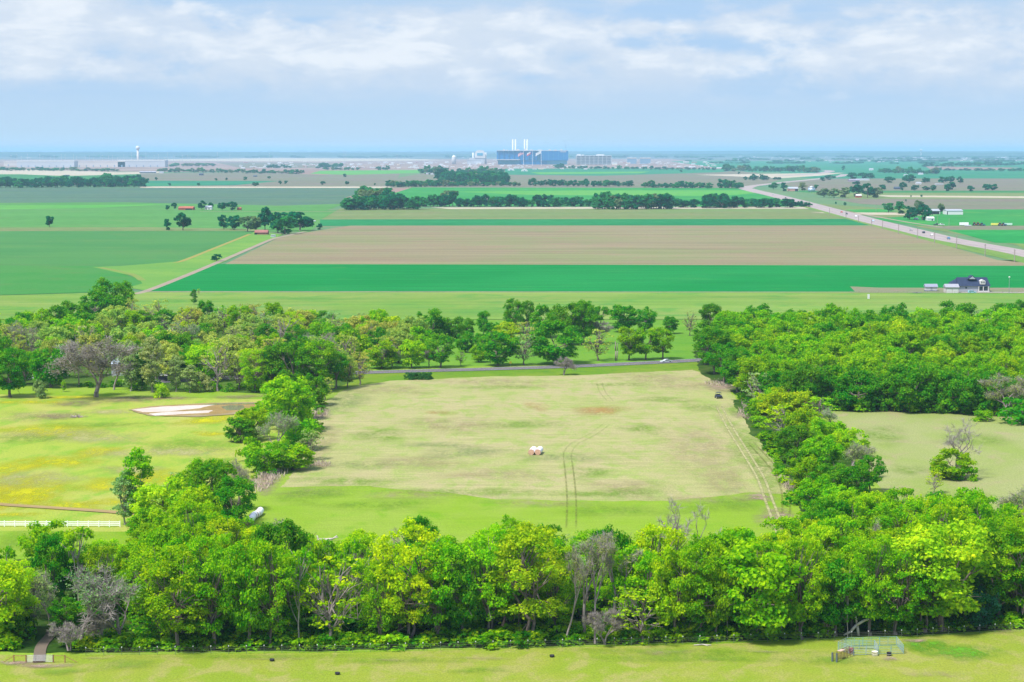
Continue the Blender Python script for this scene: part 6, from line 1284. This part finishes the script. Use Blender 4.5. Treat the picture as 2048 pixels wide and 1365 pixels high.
MB().cyl(0, 0, 0, 11*k, .8*k, n=10).build('stem', CREAMW, wt); MB().lathe([(.8*k, 11*k), (3*k, 12.4*k), (2.6*k, 14.2*k), (.01, 15*k)], 14).build('tank', WHITE, wt, True)
rnd = random.Random(77)
def mast(x, y, hp, grp, label):
    k = 1/scl(x, y); e = empty('light_mast', loc(G(x, y)), 0, label, 'light mast', grp); MB().cyl(0, 0, 0, hp*k, .28*k, .2*k, n=5).build('pole', PALE, e); MB().box(-.7*k, .7*k, -.2*k, .2*k, hp*k, (hp+.6)*k).build('lamp_head', WHITE, e)
for i in range(34):
    x = 20+i*11.4+rnd.uniform(-4, 4); mast(x, 326+rnd.uniform(-2, 3), rnd.uniform(12, 18), 'light masts over the warehouses', f'thin pale light mast, {ordw(i+1)} from the left over the long warehouses')
for i, (x, y, hp) in enumerate(((435, 326, 20), (460, 325, 14), (539, 326, 18), (688, 329, 25), (692, 329, 25), (794, 326, 16), (620, 325, 14))): mast(x, y, hp, 'light masts over the yard', f'tall pale light mast over the sandy yard, {ORD[i] if i < 3 else ("fourth", "fifth", "rightmost", "sixth")[i-3]} of its loose row')
cols = [(WHITE, 'white'), (CREAMW, 'pinkish'), (mp_('tan_box', (.62, .50, .40)), 'tan'), (mp_('brick_box', (.42, .24, .20)), 'brick-red')]
for i in range(230):
    x = rnd.uniform(480, 1440) if i % 5 else rnd.uniform(600, 1000); f = (x-480)/960; y = rnd.uniform(325.5 if x < 990 or x > 1240 else 331, 338 if x < 990 else 340)
    if 1040 < x < 1090 and y < 342 and False: continue
    c, nm = rnd.choices(cols, (5, 4, 2, 2))[0]; w_ = rnd.uniform(2.5, 11); h_ = rnd.uniform(1.2, 2.8); k = 1/scl(x, y)
    e = empty('site_hut', loc(G(x, y)), 0, f'{"short" if w_ < 5 else "long" if w_ > 8 else "middling"} {nm} site building {"at the sandy left end of the construction yard" if x < 700 else "in the yard left of the factory" if x < 990 else "in the yard in front of the factory" if x < 1240 else "in the yard right of the parking garage"}', 'site building', f'{nm} buildings of the construction yard')
    MB().box(-w_*k/2, w_*k/2, 0, 30, 0, h_*k*.75).build('wall', c, e); MB().prism([(-1, h_*k*.74), (31, h_*k*.74), (15, h_*k)], -w_*k*.52, w_*k*.52).build('roof', WHITE if i % 3 else c, e)
for i, (x, y) in enumerate(((1022, 341.5), (1049, 343))):
    k = 1/scl(x, y); e = empty('white_tent', loc(G(x, y)), 0, ('left' if i == 0 else 'right')+' white domed tent in front of the factory', 'tent'); w_ = 7
    MB().prism([(-w_*k, 0), (w_*k, 0), (w_*.8*k, 2.6*k), (w_*.4*k, 4*k), (0, 4.6*k), (-w_*.4*k, 4*k), (-w_*.8*k, 2.6*k)], 0, 40, 'y').build('canopy', WHITE, e); MB().box(-1.4*k, 1.2*k, -1, -.05, 0, 2.2*k).build('door', BGREY, e)
for i in range(110):
    r_ = rnd.random()
    if r_ < .62: x, y = rnd.uniform(1560, 2060), rnd.uniform(313, 326)
    elif r_ < .8: x, y = rnd.uniform(1260, 1560), rnd.uniform(311, 322)
    else: x, y = rnd.uniform(20, 960), rnd.uniform(308, 317)
    w_ = rnd.uniform(2, 7); h_ = rnd.uniform(.8, 1.8); k = 1/scl(x, y); ar = 'right' if x > 1250 else 'left'
    e = empty('distant_house', loc(G(x, y)), 0, f'{"tiny" if w_ < 4 else "wide low"} pale roof {"far beyond the warehouses" if x < 480 else "far beyond the construction yard" if x < 1250 else "beyond the low blue-grey halls" if x < 1560 else "beyond the highway bend" if x < 1750 else "near the faint right-hand water tower" if x < 1930 else "at the far right of the horizon"}{", on the skyline" if y < 317 else ", among the nearer woods"}', 'distant building', f'scattered town roofs on the {ar} horizon')
    MB().box(-w_*k/2, w_*k/2, 0, 40, 0, h_*k*.6).build('wall', rnd.choice((WHITE, CREAMW, BGREY)), e); MB().prism([(-2, h_*k*.59), (42, h_*k*.59), (20, h_*k)], -w_*k*.53, w_*k*.53).build('roof', rnd.choice((WHITE, PALE, CREAMW)), e)

# ------------------------------------------------------------------ the air
mh = bpy.data.materials.new('air'); mh.use_nodes = True; t = mh.node_tree; t.nodes.clear()
pv = N(t, 'ShaderNodeVolumePrincipled'); pv.inputs['Color'].default_value = (.42, .68, .93, 1); pv.inputs['Density'].default_value = 4.2e-5; pv.inputs['Anisotropy'].default_value = 0.0
o_ = N(t, 'ShaderNodeOutputMaterial'); L(t, pv.outputs[0], o_.inputs['Volume'])
hz = MB().box(-205000, 205000, -2500, 425000, -1.0, 152.0).build('haze', mh); hz['kind'] = 'stuff'; hz['label'] = 'pale blue haze over the far fields'
